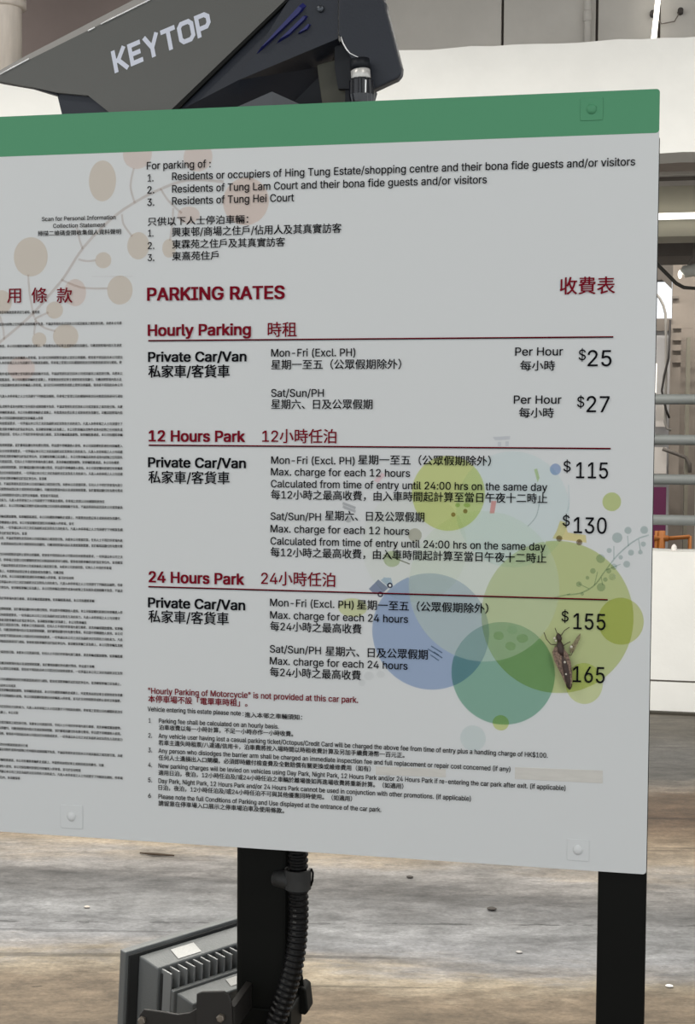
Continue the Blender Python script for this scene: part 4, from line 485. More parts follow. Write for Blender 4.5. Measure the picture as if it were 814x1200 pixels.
 [120,189,44,54,10,0,86,109,86,86,14,190,50,190,74,153,80,144,85,135,90,127,94,119,99,111,104,103,88,103,93,111,97,119,101,127,106,135,111,144,117,153,141,190,176,190,104,84,104,107,179,0,143,0,115,43,110,51,105,60,100,68,96,76,91,83,86,91,102,91,98,83,93,76,89,68,85,60,80,51,74,43,46,0,78,98,96,116,112,96,94,78,39,38,0,4,3,5,12,1,31,2,35,34,34,30,2,31,2,30,1,12,13,13,9,1,9,8,1,35,2,36,37,36,2,38,37,2,0,38,2,31,1,40,5,3,1,6,5,1,7,6,1,1,8,7,21,11,32,29,28,21,33,29,21,21,32,33,11,22,10,14,10,22,22,15,14,19,18,20,24,23,25,21,28,27,27,26,21,26,25,21,25,23,21,11,21,42,20,18,22,18,17,22,17,16,22,15,22,16,30,34,43,30,43,33,33,32,30,31,30,32,12,31,32,32,11,12,13,12,11,11,10,13,13,10,41,1,3,40,0,2,40,2,31,40,10,14,41,9,13,41,21,23,42,20,22,42,22,11,42,29,33,43],
 [121,195,47,49,24,-69,31,-43,36,-44,41,-45,47,-45,52,-44,57,-43,61,-41,65,-37,69,-32,72,-26,75,-18,81,-1,9,190,42,190,83,78,87,66,90,55,93,43,96,32,100,21,103,10,92,10,95,21,98,32,101,43,104,55,108,66,112,78,153,190,186,190,102,-29,98,-38,93,-47,88,-54,83,-59,76,-64,70,-68,62,-70,54,-72,46,-73,41,-72,36,-72,32,-72,29,-71,26,-70,97,29,41,3,42,2,42,3,43,42,44,42,2,44,45,44,2,0,45,2,1,0,2,4,40,39,5,4,39,5,39,38,6,5,38,38,37,6,7,6,37,40,4,41,3,41,4,22,23,12,23,18,12,18,17,12,16,12,17,20,25,24,26,21,27,29,28,30,30,28,21,27,21,28,30,21,31,25,20,21,21,26,25,31,21,12,22,12,21,23,22,21,21,20,23,23,20,46,18,23,19,7,37,36,36,35,7,8,7,35,35,34,8,9,8,34,34,33,9,33,32,9,10,9,32,32,31,10,11,10,31,31,12,11,16,15,12,14,13,15,15,13,12,20,24,46,19,23,46],
 [122,190,12,10,21,0,21,23,127,160,127,161,24,161,24,190,166,190,166,165,63,30,63,28,169,28,169,0,1,0,9,9,8,1,1,8,2,3,2,7,7,2,8,3,7,6,9,0,11,11,10,9,5,4,3,3,6,5],
 [48,227,72,72,113,-3,95,-2,79,3,65,12,53,24,42,39,34,57,29,77,25,101,24,127,25,153,29,177,35,197,43,215,53,230,65,242,79,251,95,256,113,258,131,256,147,251,161,242,174,230,184,215,192,197,198,177,201,153,203,127,201,101,198,77,192,57,184,39,174,24,162,12,147,3,131,-2,113,25,125,26,136,30,145,37,153,46,160,58,165,72,169,88,171,107,172,127,171,148,169,166,165,182,160,197,153,208,145,218,136,224,125,228,113,230,101,228,91,224,82,218,73,208,67,197,62,182,58,166,55,148,55,127,55,107,58,88,62,72,67,58,73,46,82,37,91,30,101,26,7,6,66,66,65,7,8,7,65,65,64,8,9,8,64,64,63,9,63,62,9,10,9,62,62,61,10,11,10,61,61,60,11,12,11,60,0,36,71,0,71,1,1,71,2,71,70,2,3,2,70,69,3,70,57,56,15,16,15,56,56,55,16,55,17,16,3,69,4,69,68,4,5,4,68,68,67,5,6,5,67,66,6,67,12,60,59,13,12,59,59,58,13,14,13,58,58,57,14,57,15,14,54,53,19,18,54,19,37,35,34,38,37,34,34,33,38,39,38,33,51,21,52,21,20,52,53,52,20,19,53,20,30,29,42,43,42,29,29,28,43,44,43,28,28,27,44,45,44,27,46,45,27,27,26,46,47,46,26,26,25,47,48,47,25,25,24,48,39,33,32,40,39,32,32,31,40,41,40,31,31,30,41,30,42,41,48,24,49,24,23,49,50,49,23,23,22,50,51,50,22,21,51,22,35,37,0,36,0,37,17,55,54,54,18,17],
 [49,227,14,12,38,0,38,27,195,27,195,0,138,254,138,0,106,0,106,224,105,224,43,179,43,213,99,254,138,27,106,27,11,10,8,8,10,9,3,2,5,13,12,7,1,0,6,11,8,7,7,4,11,12,13,6,4,7,12,5,2,12,6,5,12,1,6,13],
 [50,227,62,60,32,0,32,24,117,114,126,124,134,133,141,141,147,149,152,156,155,163,158,170,160,178,160,186,159,194,157,202,154,209,149,215,143,220,137,224,129,227,121,229,112,230,102,229,94,227,86,224,79,219,74,213,69,207,66,199,64,190,64,181,33,181,34,196,37,209,43,221,51,232,60,241,72,248,84,253,98,257,112,258,127,257,141,254,153,248,164,241,173,233,181,223,186,211,189,199,191,186,190,177,188,168,185,159,181,150,175,140,168,129,159,118,147,105,133,90,76,30,76,28,195,28,195,0,1,0,59,29,28,30,31,30,28,28,27,31,32,31,27,27,26,32,33,32,26,34,33,26,26,25,34,21,20,38,37,23,22,22,21,37,21,38,37,18,40,19,39,19,40,57,2,58,19,39,20,38,20,39,1,59,58,58,2,1,34,25,24,35,34,24,36,35,24,24,23,36,23,37,36,17,16,42,41,17,42,50,49,10,11,10,49,49,48,11,48,47,11,5,55,54,6,5,54,54,53,6,7,6,53,53,52,7,8,7,52,52,51,8,9,8,51,51,50,9,50,10,9,11,47,12,47,46,12,13,12,46,46,45,13,14,13,45,45,44,14,15,14,44,44,43,15,16,15,43,42,16,43,59,0,61,61,60,59,2,57,56,3,2,56,4,3,56,56,55,4,55,5,4,17,41,18,40,18,41],
 [51,227,66,66,109,-3,94,-2,80,0,66,5,54,11,44,19,35,29,28,40,24,52,22,66,55,66,56,58,59,50,63,44,69,38,75,33,83,30,91,27,100,25,109,25,119,26,129,27,138,30,145,35,152,40,157,46,161,54,164,63,165,72,164,81,162,90,158,98,153,105,146,112,137,117,127,121,115,123,101,124,78,124,78,150,144,224,144,226,35,226,35,254,186,254,186,230,106,139,106,144,124,145,140,143,154,138,167,131,177,122,185,111,192,99,195,86,196,72,195,58,191,45,185,33,177,22,166,13,154,6,141,1,125,-2,111,144,3,15,4,15,14,4,5,4,14,14,13,5,6,5,13,13,12,6,7,6,12,12,11,7,8,7,11,11,10,8,9,8,10,17,16,2,17,2,1,1,18,17,64,20,0,19,0,20,35,48,36,18,1,0,0,19,18,46,37,36,36,48,46,39,46,47,2,16,3,15,3,16,37,46,38,46,39,38,22,21,63,22,63,62,23,22,62,33,50,34,49,34,50,58,57,27,28,27,57,57,56,28,56,55,28,29,28,55,30,29,55,55,54,30,54,53,30,23,62,61,24,23,61,61,60,24,25,24,60,60,59,25,26,25,59,59,58,26,58,27,26,30,53,31,53,52,31,32,31,52,52,51,32,33,32,51,50,33,51,45,40,47,41,40,45,45,44,41,63,21,64,20,64,21,34,49,35,48,35,49,39,47,40,43,42,41,41,44,43,46,48,65,47,46,65,45,47,65],
 [52,227,18,18,20,53,20,79,123,254,155,254,54,83,54,81,207,81,207,53,141,0,141,61,141,73,141,159,171,159,171,0,141,53,141,81,171,81,171,53,1,0,5,1,5,4,4,2,1,5,0,9,5,9,10,16,15,10,2,4,3,15,16,11,8,13,14,9,0,14,5,10,15,12,11,16,7,6,16,17,7,16,14,17,9,17,16,10,10,9,17,17,14,13],
 [53,227,77,75,111,-3,96,-2,82,1,70,6,59,12,49,20,41,30,35,41,32,53,30,65,61,65,62,58,65,51,69,44,74,39,80,34,87,30,94,27,102,26,111,25,120,26,130,28,138,32,146,38,152,44,157,52,161,61,163,71,164,81,163,92,161,101,157,111,151,119,145,125,137,131,129,135,119,138,109,138,100,138,92,137,84,134,76,131,69,127,64,123,34,126,48,254,183,254,183,226,75,226,67,151,68,151,74,155,81,159,89,162,97,165,106,166,115,167,126,166,137,164,147,160,156,156,165,150,172,143,179,134,185,125,189,116,193,105,195,94,195,82,194,66,191,51,184,38,176,26,166,16,154,8,141,1,126,-2,9,8,10,49,43,42,5,4,14,14,13,5,6,5,13,13,12,6,7,6,12,12,11,7,8,7,11,10,8,11,43,49,44,45,44,49,40,39,52,39,53,52,17,1,18,55,37,56,18,1,0,0,19,18,37,55,38,54,38,55,1,17,2,16,2,17,53,39,38,38,54,53,2,16,3,16,15,3,4,3,15,14,4,15,49,42,41,50,49,41,41,40,50,51,50,40,40,52,51,45,49,48,20,76,21,57,36,35,35,58,57,21,76,75,22,21,75,75,74,22,74,23,22,33,60,34,60,59,34,35,34,59,58,35,59,71,70,26,70,69,26,27,26,69,28,27,69,69,68,28,29,28,68,68,67,29,67,66,29,30,29,66,66,65,30,23,74,73,24,23,73,73,72,24,25,24,72,72,71,25,71,26,25,30,65,31,65,64,31,64,63,31,32,31,63,63,62,32,33,32,62,62,61,33,60,33,61,76,20,0,19,0,20,56,37,36,36,57,56,47,46,48,45,48,46],
 [54,227,83,88,113,-3,98,-2,84,1,71,7,60,15,50,25,42,37,36,51,33,65,32,81,33,93,35,106,40,119,47,134,56,151,69,170,126,254,161,254,75,131,73,131,75,135,79,140,83,144,87,148,92,151,98,153,104,155,110,157,117,157,132,156,146,153,158,147,169,140,178,131,185,120,190,107,193,94,194,79,193,63,190,49,184,36,176,25,166,15,155,7,142,1,128,-2,113,24,123,25,131,27,139,31,146,37,152,43,157,51,161,59,163,69,164,79,163,89,161,98,157,107,152,114,146,121,139,126,131,130,123,132,113,133,104,132,95,130,87,126,80,121,74,114,69,107,65,99,63,89,62,79,63,69,65,59,69,51,74,43,80,37,87,31,95,27,104,25,87,148,6,5,76,76,75,6,7,6,75,75,74,7,8,7,74,74,73,8,9,8,73,73,72,9,10,9,72,72,71,10,11,10,71,12,11,71,71,70,12,13,12,70,18,20,19,19,69,68,18,19,68,20,18,21,65,26,25,1,81,80,24,23,66,66,65,24,65,25,24,1,80,2,80,79,2,18,68,67,2,79,3,4,3,79,79,78,4,78,77,4,5,4,77,76,5,77,13,70,69,69,19,13,14,13,19,19,20,14,20,21,14,21,22,14,15,14,22,64,28,27,45,48,47,45,47,0,46,0,47,28,64,63,62,61,30,29,62,30,48,45,44,44,49,48,62,29,63,28,63,29,41,40,52,53,52,40,40,39,53,39,38,53,54,53,38,38,37,54,55,54,37,37,36,55,56,55,36,57,56,36,36,35,57,35,34,57,58,57,34,34,33,58,49,44,43,43,42,49,50,49,42,51,50,42,42,41,51,41,52,51,58,33,59,33,32,59,60,59,32,32,31,60,61,60,31,30,61,31,15,22,16,81,1,0,0,46,81,26,65,64,64,27,26,67,66,23,82,18,23,18,67,23,22,21,18,18,82,22,17,16,22,17,22,82],
 [55,227,8,6,48,0,162,224,162,226,31,226,31,254,195,254,195,224,82,0,0,7,1,2,1,6,6,5,2,6,1,7,4,3,2,2,5,4],
 [56,227,140,142,113,-3,97,-2,82,1,68,6,56,13,45,21,37,31,31,42,27,54,26,68,27,78,29,88,33,98,37,106,43,114,51,121,58,126,67,130,76,132,76,133,65,138,55,145,46,154,40,165,36,177,35,190,36,203,40,214,45,225,53,234,62,242,73,249,85,254,99,257,113,258,128,257,141,254,153,249,164,242,173,234,181,225,186,214,190,203,191,190,190,177,186,165,180,154,171,145,162,138,150,133,150,132,159,130,168,126,176,121,183,114,189,106,194,98,197,88,200,78,200,68,199,54,195,42,189,31,181,21,171,13,158,6,145,1,130,-2,113,25,124,25,134,27,142,30,150,34,156,40,161,46,165,53,168,61,168,69,168,78,165,87,161,94,156,101,149,107,141,111,133,115,123,117,113,118,103,117,93,115,85,111,77,107,70,101,65,94,61,87,58,78,58,69,58,61,61,53,64,46,70,40,76,34,84,30,92,27,102,25,113,145,122,145,130,147,137,150,144,154,149,159,154,165,157,172,159,180,160,188,159,196,157,203,154,210,149,216,144,221,138,225,130,228,122,229,113,230,104,229,96,228,89,225,82,221,77,216,72,210,69,203,67,196,66,188,67,180,69,172,72,165,77,159,82,154,89,150,96,147,104,145,6,5,98,98,97,6,7,6,97,97,96,7,8,7,96,9,8,96,96,95,9,10,9,95,95,94,10,11,10,94,94,93,11,12,11,93,13,12,93,93,92,13,14,13,92,24,23,132,132,131,24,25,24,131,131,130,25,26,25,130,27,26,130,125,124,32,103,1,0,0,68,103,86,139,87,1,103,102,138,88,87,87,139,138,123,33,124,32,124,33,1,102,2,102,101,2,3,2,101,100,3,101,18,90,89,89,88,18,88,138,18,19,18,138,138,137,19,136,19,137,31,126,125,125,32,31,3,100,4,100,99,4,5,4,99,98,5,99,14,92,91,15,14,91,16,15,91,91,90,16,17,16,90,90,18,17,19,136,20,136,135,20,21,20,135,135,134,21,22,21,134,134,133,22,23,22,133,132,23,133,27,130,129,129,128,27,28,27,128,29,28,128,128,127,29,30,29,127,127,126,30,126,31,30,34,122,121,121,35,34,119,36,120,67,70,69,84,106,85,105,85,106,35,121,120,120,36,35,71,66,65,72,71,65,70,67,66,66,71,70,82,50,83,84,83,50,106,84,50,50,49,106,107,106,49,49,108,107,118,37,119,36,119,37,63,62,74,75,74,62,62,61,75,76,75,61,61,60,76,60,59,76,77,76,59,59,58,77,78,77,58,58,57,78,79,78,57,57,56,79,56,55,79,80,79,55,55,54,80,45,44,112,113,112,44,44,43,113,114,113,43,43,42,114,42,41,114,72,65,64,73,72,64,64,63,73,63,74,73,80,54,81,54,53,81,53,52,81,82,81,52,52,51,82,50,82,51,108,49,48,109,108,48,48,47,109,110,109,47,47,46,110,111,110,46,46,45,111,45,112,111,114,41,115,116,115,41,41,40,116,40,39,116,117,116,39,39,38,117,118,117,38,37,118,38,67,69,0,68,0,69,85,105,86,105,104,86,139,86,104,33,123,122,122,34,33],
 [57,227,83,88,113,258,128,257,142,253,155,247,166,239,176,229,184,217,190,204,193,189,194,173,194,161,191,148,186,135,180,120,170,103,158,84,100,0,65,0,151,124,154,124,151,119,148,115,144,111,139,107,134,104,128,101,122,99,116,98,109,97,94,98,81,102,69,107,58,114,49,124,41,134,36,147,33,161,32,176,33,191,36,205,42,218,50,230,60,239,71,247,84,253,98,257,113,230,104,229,95,227,87,223,80,218,74,211,69,204,66,195,63,186,63,176,63,166,66,156,69,148,74,140,80,134,87,129,95,125,104,122,113,122,123,122,131,125,139,129,146,134,152,140,157,147,161,156,163,165,164,175,163,185,161,195,157,204,152,211,146,218,139,223,131,227,123,229,139,107,34,33,58,35,34,58,58,57,35,57,56,35,36,35,56,37,36,56,56,55,37,55,54,37,38,37,54,39,38,54,54,53,39,53,52,39,40,39,52,41,40,52,43,50,49,49,44,43,64,28,27,46,0,47,28,64,63,45,48,47,47,0,45,28,63,29,63,62,29,30,29,62,61,30,62,44,49,48,48,45,44,15,22,16,30,61,31,61,60,31,32,31,60,60,59,32,33,32,59,58,33,59,41,52,51,42,41,51,51,50,42,50,43,42,65,26,25,24,23,66,65,25,24,24,66,65,1,81,80,21,20,18,18,68,67,79,2,80,1,80,2,14,13,19,13,12,19,70,19,12,71,70,12,12,11,71,72,71,11,11,10,72,10,9,72,73,72,9,9,8,73,74,73,8,75,74,8,8,7,75,7,6,75,76,75,6,6,5,76,15,14,22,21,22,14,20,21,14,14,19,20,18,20,19,68,18,19,69,68,19,19,70,69,76,5,77,5,4,77,78,77,4,4,3,78,79,78,3,2,79,3,64,27,26,26,65,64,0,46,81,81,1,0,66,23,67,82,18,23,18,67,23,21,18,22,18,82,22,17,16,22,17,22,82],
 [46,94,24,22,48,-2,42,-1,36,1,31,4,28,9,26,15,25,20,26,27,28,32,31,37,36,40,42,43,48,43,54,43,59,40,64,37,68,32,70,27,71,20,70,15,68,9,64,4,59,1,54,-1,6,5,7,4,3,2,5,4,2,2,1,5,8,7,10,10,9,8,22,14,23,13,12,14,17,19,18,22,21,20,20,19,22,14,22,19,19,17,14,17,16,14,16,15,14,1,0,23,23,14,1,14,12,1,5,1,12,7,5,12,10,7,12,11,10,12],
 [44,94,4,2,19,-60,34,36,68,36,42,-60,1,0,3,3,2,1],
 [58,94,48,44,48,-2,42,-1,36,1,31,4,28,9,26,15,25,20,26,27,28,32,31,37,36,40,42,43,48,43,54,43,59,40,64,37,68,32,70,27,71,20,70,15,68,9,64,4,59,1,54,-1,48,135,42,136,36,138,31,142,28,147,26,152,25,158,26,164,28,170,31,174,36,178,42,180,48,181,54,180,59,178,64,174,68,170,70,164,71,158,70,152,68,147,64,142,59,138,54,136,6,5,7,29,31,30,12,11,10,34,33,35,4,3,2,5,4,2,2,1,5,1,12,5,7,5,12,12,10,7,8,7,10,9,8,10,27,26,28,26,25,28,29,28,25,35,33,31,32,31,33,22,14,23,17,19,18,42,41,43,45,44,43,39,45,43,43,41,39,40,39,41,22,21,20,20,19,22,14,22,19,19,17,14,17,16,14,15,14,16,47,46,45,38,37,39,1,0,23,23,14,1,12,1,14,14,13,12,24,47,25,47,45,25,29,25,45,31,29,45,45,39,31,35,31,39,39,37,35,37,36,35],
 [40,137,35,33,45,103,45,122,47,142,50,162,55,182,60,202,66,221,73,239,80,255,88,270,118,270,110,252,102,233,95,214,90,195,85,176,81,157,78,138,76,120,76,103,76,88,78,73,80,57,84,41,88,25,94,8,101,-10,109,-28,118,-48,88,-48,75,-23,64,2,56,27,49,53,46,78,34,33,21,21,20,34,0,34,20,20,19,0,19,18,0,1,0,18,2,1,18,28,27,29,12,11,8,9,8,11,11,10,9,29,27,30,27,26,30,26,25,30,31,30,25,25,24,31,32,31,24,24,23,32,33,32,23,23,22,33,21,33,22,2,18,17,3,2,17,17,16,3,4,3,16,16,15,4,5,4,15,15,14,5,6,5,14,14,13,6,7,6,13,13,12,7,12,8,7],
 [41,137,35,33,19,-48,28,-28,36,-9,43,9,49,26,53,42,57,58,59,73,60,88,61,103,60,120,59,138,56,157,52,176,47,195,41,214,35,233,27,252,19,270,48,270,56,255,64,239,71,221,77,202,82,182,86,162,90,142,91,122,92,103,91,78,87,52,81,27,72,1,61,-24,48,-48,1,0,34,17,16,20,20,19,17,18,17,19,30,29,7,8,7,29,29,28,8,9,8,28,28,27,9,10,9,27,11,10,27,27,26,11,26,25,11,1,34,33,2,1,33,33,32,2,3,2,32,4,3,32,32,31,4,5,4,31,31,30,5,6,5,30,30,7,6,11,25,12,25,24,12,13,12,24,24,23,13,14,13,23,23,22,14,15,14,22,22,21,15,16,15,21,20,16,21],
 [47,125,4,2,117,266,36,-38,7,-38,89,266,0,3,1,2,1,3],
 [45,227,4,2,168,122,168,94,57,94,57,122,3,2,1,1,0,3],
 [36,223,124,133,101,-37,101,292,122,292,122,-37,112,-4,94,-3,78,0,64,5,51,11,41,20,32,30,25,42,21,54,19,68,52,68,54,59,57,51,62,44,68,38,75,33,83,29,92,27,102,25,112,25,123,25,133,27,143,30,151,34,159,40,165,46,169,53,172,61,173,70,172,77,170,84,166,89,161,94,155,99,148,102,140,106,132,108,122,111,92,120,72,126,56,135,43,145,34,156,28,170,26,186,27,200,31,213,37,224,46,234,57,242,69,249,83,254,97,257,114,258,130,257,145,254,158,249,170,242,180,234,189,224,195,213,199,202,200,189,169,189,166,201,160,211,151,219,140,225,127,228,112,229,102,229,92,227,84,224,76,220,70,215,64,209,61,203,58,195,58,188,58,180,61,173,65,167,71,162,78,158,85,154,92,151,99,149,106,147,132,140,140,137,148,135,156,132,164,128,172,124,179,119,186,113,192,106,197,99,201,90,203,80,204,69,203,56,199,43,193,32,185,21,174,13,162,5,147,0,130,-3,101,-3,101,25,122,25,101,117,101,257,122,258,122,228,101,229,101,148,122,143,122,-3,10,9,17,17,16,10,11,10,16,16,15,11,12,11,15,15,14,12,13,12,14,46,45,85,85,84,46,47,46,84,84,83,47,48,47,83,83,82,48,82,81,48,49,48,81,50,49,81,81,80,50,51,50,80,80,79,51,52,51,79,20,6,21,88,87,43,54,77,76,76,55,54,89,42,90,4,23,22,114,113,22,21,6,5,42,89,43,88,43,89,55,76,75,75,56,55,6,20,7,20,19,7,8,7,19,19,18,8,9,8,18,17,9,18,43,87,44,87,86,44,45,44,86,85,45,86,52,79,78,53,52,78,78,77,53,77,54,53,39,93,40,24,112,25,40,93,41,93,92,41,119,118,73,26,111,110,27,26,110,25,112,111,111,26,25,38,95,39,95,94,39,93,39,94,70,60,71,60,59,71,72,71,59,58,72,59,108,107,29,30,29,107,107,106,30,31,30,106,106,105,31,105,104,31,32,31,104,104,103,32,33,32,103,103,102,33,34,33,102,102,101,34,101,100,34,35,34,100,100,99,35,66,65,67,68,67,65,65,64,68,64,63,68,27,110,109,28,27,109,109,108,28,108,29,28,35,99,36,99,98,36,37,36,98,98,97,37,97,96,37,38,37,96,95,38,96,68,63,69,63,62,69,62,61,69,70,69,61,60,70,61,4,0,3,22,23,41,74,73,57,57,2,1,120,117,56,117,120,74,91,73,74,118,119,72,91,41,122,115,123,24,123,115,23,0,4,113,4,22,113,21,5,113,113,114,21,41,23,115,22,41,114,116,114,41,41,91,116,90,42,116,57,1,117,74,57,117,2,57,118,57,73,118,72,58,118,41,92,122,116,91,121,90,116,121,56,75,120,74,120,121,91,74,121,73,91,119,122,119,91,112,24,123,4,3,123,23,4,123],
 [34,160,8,4,39,159,35,254,68,254,64,159,96,159,93,254,125,254,122,159,1,0,3,3,2,1,5,4,7,7,6,5]]
# ------------------------------------------------------------------ the parking rates sign
D = 1.6                                   # front face of the board
zT, zB = at(773, 104, D).z, at(757, 1024.8, D).z
xR = at(765, 560, D).x
xL = xR - 1.25
m_board = mat('satin white sign panel', (211, 214, 215), 0.55, spec=0.3, bump=0.05, bscale=14)
m_green = mat('printed green band', (79, 146, 108), 0.5, spec=0.3)
m_black = mat('black powder coat', (11, 12, 10), 0.5, spec=0.15)
sign = thing('parking_sign', 'white parking rates sign board with green top band on black posts', 'sign', (xR - 0.6, D + 0.03, 0))
def rounded(x0, x1, z0, z1, r, n=5):
    P = []
    for cx, cz, a0 in ((x1 - r, z1 - r, 0), (x0 + r, z1 - r, 90), (x0 + r, z0 + r, 180), (x1 - r, z0 + r, 270)):
        for i in range(n + 1):
            t = math.radians(a0 + 90 * i / n); P.append((cx + r * math.cos(t), cz + r * math.sin(t)))
    return P
zG = at(400, 169.2, D).z
MB().extr([(x, D, z) for x, z in rounded(xL, xR, zB, zT, 0.004)], (0, 0.003, 0)).build('panel', m_board, sign)
MB().extr([(x, D - .0001, z) for x, z in rounded(xL, xR, zG, zT, 0.004) if True], (0, 0.0001, 0)).build('green_band', m_green, sign, label='green printed band along the top of the sign')
wP = at(756, 1100, D + .012).x - at(699, 1100, D + .012).x
x1P = at(756.3, 1100, D + .012).x
MB().box((x1P - wP, D + .006, 0), (x1P, D + .006 + wP, zT - .05)).build('post', m_black, sign, bevel=0.003)
MB().box((xL + .03, D + .006, 0), (xL + .03 + wP, D + .006 + wP, zT - .05)).build('post', m_black, sign, bevel=0.003)
for zz in (zT - .12, zB + .06): MB().box((xL + .03 + wP, D + .0035, zz - .02), (x1P - wP, D + .03, zz + .02)).build('rail', m_black, sign)
for x in (x1P - wP / 2, xL + .03 + wP / 2): MB().box((x - .09, D - .03, 0), (x + .09, D + .12, .01)).build('base_plate', m_black, sign)
# fixing caps: thin square tape over a bolt head
for px, py, green, r in ((693, 128, 1, .012), (677, 996, 0, .012), (84, 957, 0, .012)):
    c = at(px, py, D)
    s = .0125 if not (px == 84) else .0145
    mm = m_green if green else m_board
    o = MB().extr([(x, D - .0008, z) for x, z in rounded(c.x - s, c.x + s, c.z - s, c.z + s, .0015)], (0, .0008, 0)).build('fixing_tape', mm, sign, bevel=.0004)
    b = Vector((c.x, D, c.z))
    MB().tube([b + Vector((0, y, 0)) for y in (0, -.0016, -.0026)], [.0062, .0054, .0026], 18).build('bolt_bump', mm, o, smooth=True)
# pale tape strips over old wording
m_tape = mat('cover tape', (208, 206, 200), 0.6, var=.08, scale=90, stretch=(.4, 1, 2))
for q in (((603, 899), (706, 903), (706, 918), (603, 913)), ((440, 898), (522, 901), (522, 911), (440, 908))):
    P = [at(a, b, D - .0004) for a, b in q]
    MB().extr(P, (0, .0004, 0)).build('cover_tape', m_tape, sign, bevel=.0002)

# ---- translucent printing inks: flat, drawn in board coordinates
BASE = (190, 193, 193)
INKS = {}
def ink(c):
    if c in INKS: return INKS[c]
    m = bpy.data.materials.new('printing ink %d %d %d' % c); m.use_nodes = True
    nt = m.node_tree; nt.nodes.clear()
    t = nt.nodes.new('ShaderNodeBsdfTransparent')
    gy = sum(c) / 3; cc = tuple(gy + (v - gy) * .82 for v in c)
    t.inputs[0].default_value = tuple(min(1, math.sqrt(a / b)) for a, b in zip(lin(cc), lin(BASE))) + (1,)
    o = nt.nodes.new('ShaderNodeOutputMaterial'); nt.links.new(t.outputs[0], o.inputs[0])
    INKS[c] = m; return m
layer = [0]
def flat(name, polys, m, dz=None, label=None):
    layer[0] += 1
    y = D - .00015 - (dz if dz is not None else (layer[0] % 40) * .00002)
    mb = MB()
    for P in polys: mb.add([(x, y, z) for x, z in P], [tuple(range(len(P)))])
    return mb.build(name, m, sign, fix=False, label=label)
def bp(px, py):
    v = at(px, py, D); return (v.x, v.z)
def disc(px, py, rx, ry, n=48):
    x, z = bp(px, py); a = abs(bp(px + rx, py)[0] - x); b = abs(bp(px, py + ry)[1] - z)
    return [(x + a * math.cos(2*math.pi*i/n), z + b * math.sin(2*math.pi*i/n)) for i in range(n)]
def circle(px, py, rx, ry, c, label=None): flat('printed_disc', [disc(px, py, rx, ry)], ink(c), label=label)
def strip(pts, w):                            # one mitred ribbon polygon
    P = [Vector(bp(*p)) for p in pts]; w = w * .00049; A = []; B = []
    for i, p in enumerate(P):
        t = (P[min(i+1, len(P)-1)] - P[max(i-1, 0)]).normalized(); n = Vector((-t.y, t.x)) * w
        A.append(tuple(p + n)); B.append(tuple(p - n))
    return A + B[::-1]
def smooth_path(pts, k=5):
    out = []
    for i in range(len(pts) - 1):
        p0, p1, p2, p3 = pts[max(i-1, 0)], pts[i], pts[i+1], pts[min(i+2, len(pts)-1)]
        for j in range(k):
            t = j / k
            out.append(tuple(.5 * (2*p1[d] + (p2[d]-p0[d])*t + (2*p0[d]-5*p1[d]+4*p2[d]-p3[d])*t*t + (3*p1[d]-p0[d]-3*p2[d]+p3[d])*t**3) for d in (0, 1)))
    return out + [pts[-1]]
def stem(pts, w, c): flat('printed_stem', [strip(smooth_path(pts), w)], ink(c))
BE, BS, BP = (181, 173, 161), (173, 168, 164), (185, 174, 167)
def clip_disc(px, py, rx, ry, c):            # stays under the green band
    P = [(x, min(z, zG)) for x, z in disc(px, py, rx, ry)]; flat('printed_disc', [P], ink(c))
for a in ((36, 301, 20, 23), (120, 212, 16, 24), (162, 288, 13, 16), (121, 305, 9.5, 9.5), (140.5, 340, 15, 17), (64, 363.5, 10, 10),
          (77, 394, 15, 14), (46, 398, 8.5, 8.5), (2, 354, 12, 14), (198, 291, 8, 11)): circle(*a, BE)
clip_disc(161, 181, 17, 17, BP); clip_disc(232, 184, 17, 17, BP)
circle(221, 252, 13, 10, BP); circle(288, 236, 27, 28, (186, 172, 163)); circle(25, 432, 16, 14, (190, 178, 172)); circle(88, 343, 13, 16, BP)
stem([(-60, 450), (0, 401), (34, 372), (56, 348), (75, 325), (98, 290), (130, 257), (160, 236), (192, 220), (222, 211), (262, 213)], 3.4, BS)
for p in ([(40, 372), (35, 345), (33, 322)], [(97, 292), (93, 280), (90, 266)], [(92, 304), (102, 306), (112, 305)], [(72, 328), (92, 336), (108, 338), (126, 338)],
          [(158, 238), (153, 218), (157, 197)], [(143, 251), (145, 263), (155, 277)], [(188, 221), (198, 236), (213, 250)], [(203, 244), (202, 262), (199, 282)],
          [(42, 374), (40, 392)], [(40, 374), (57, 366)], [(42, 376), (52, 384), (65, 388)], [(0, 370), (4, 385), (5, 398)]): stem(p, 2.6, BS)
faint = flat('printed_stem', [strip([(108, 324), (156, 324)], 1)], ink((180, 180, 180)))

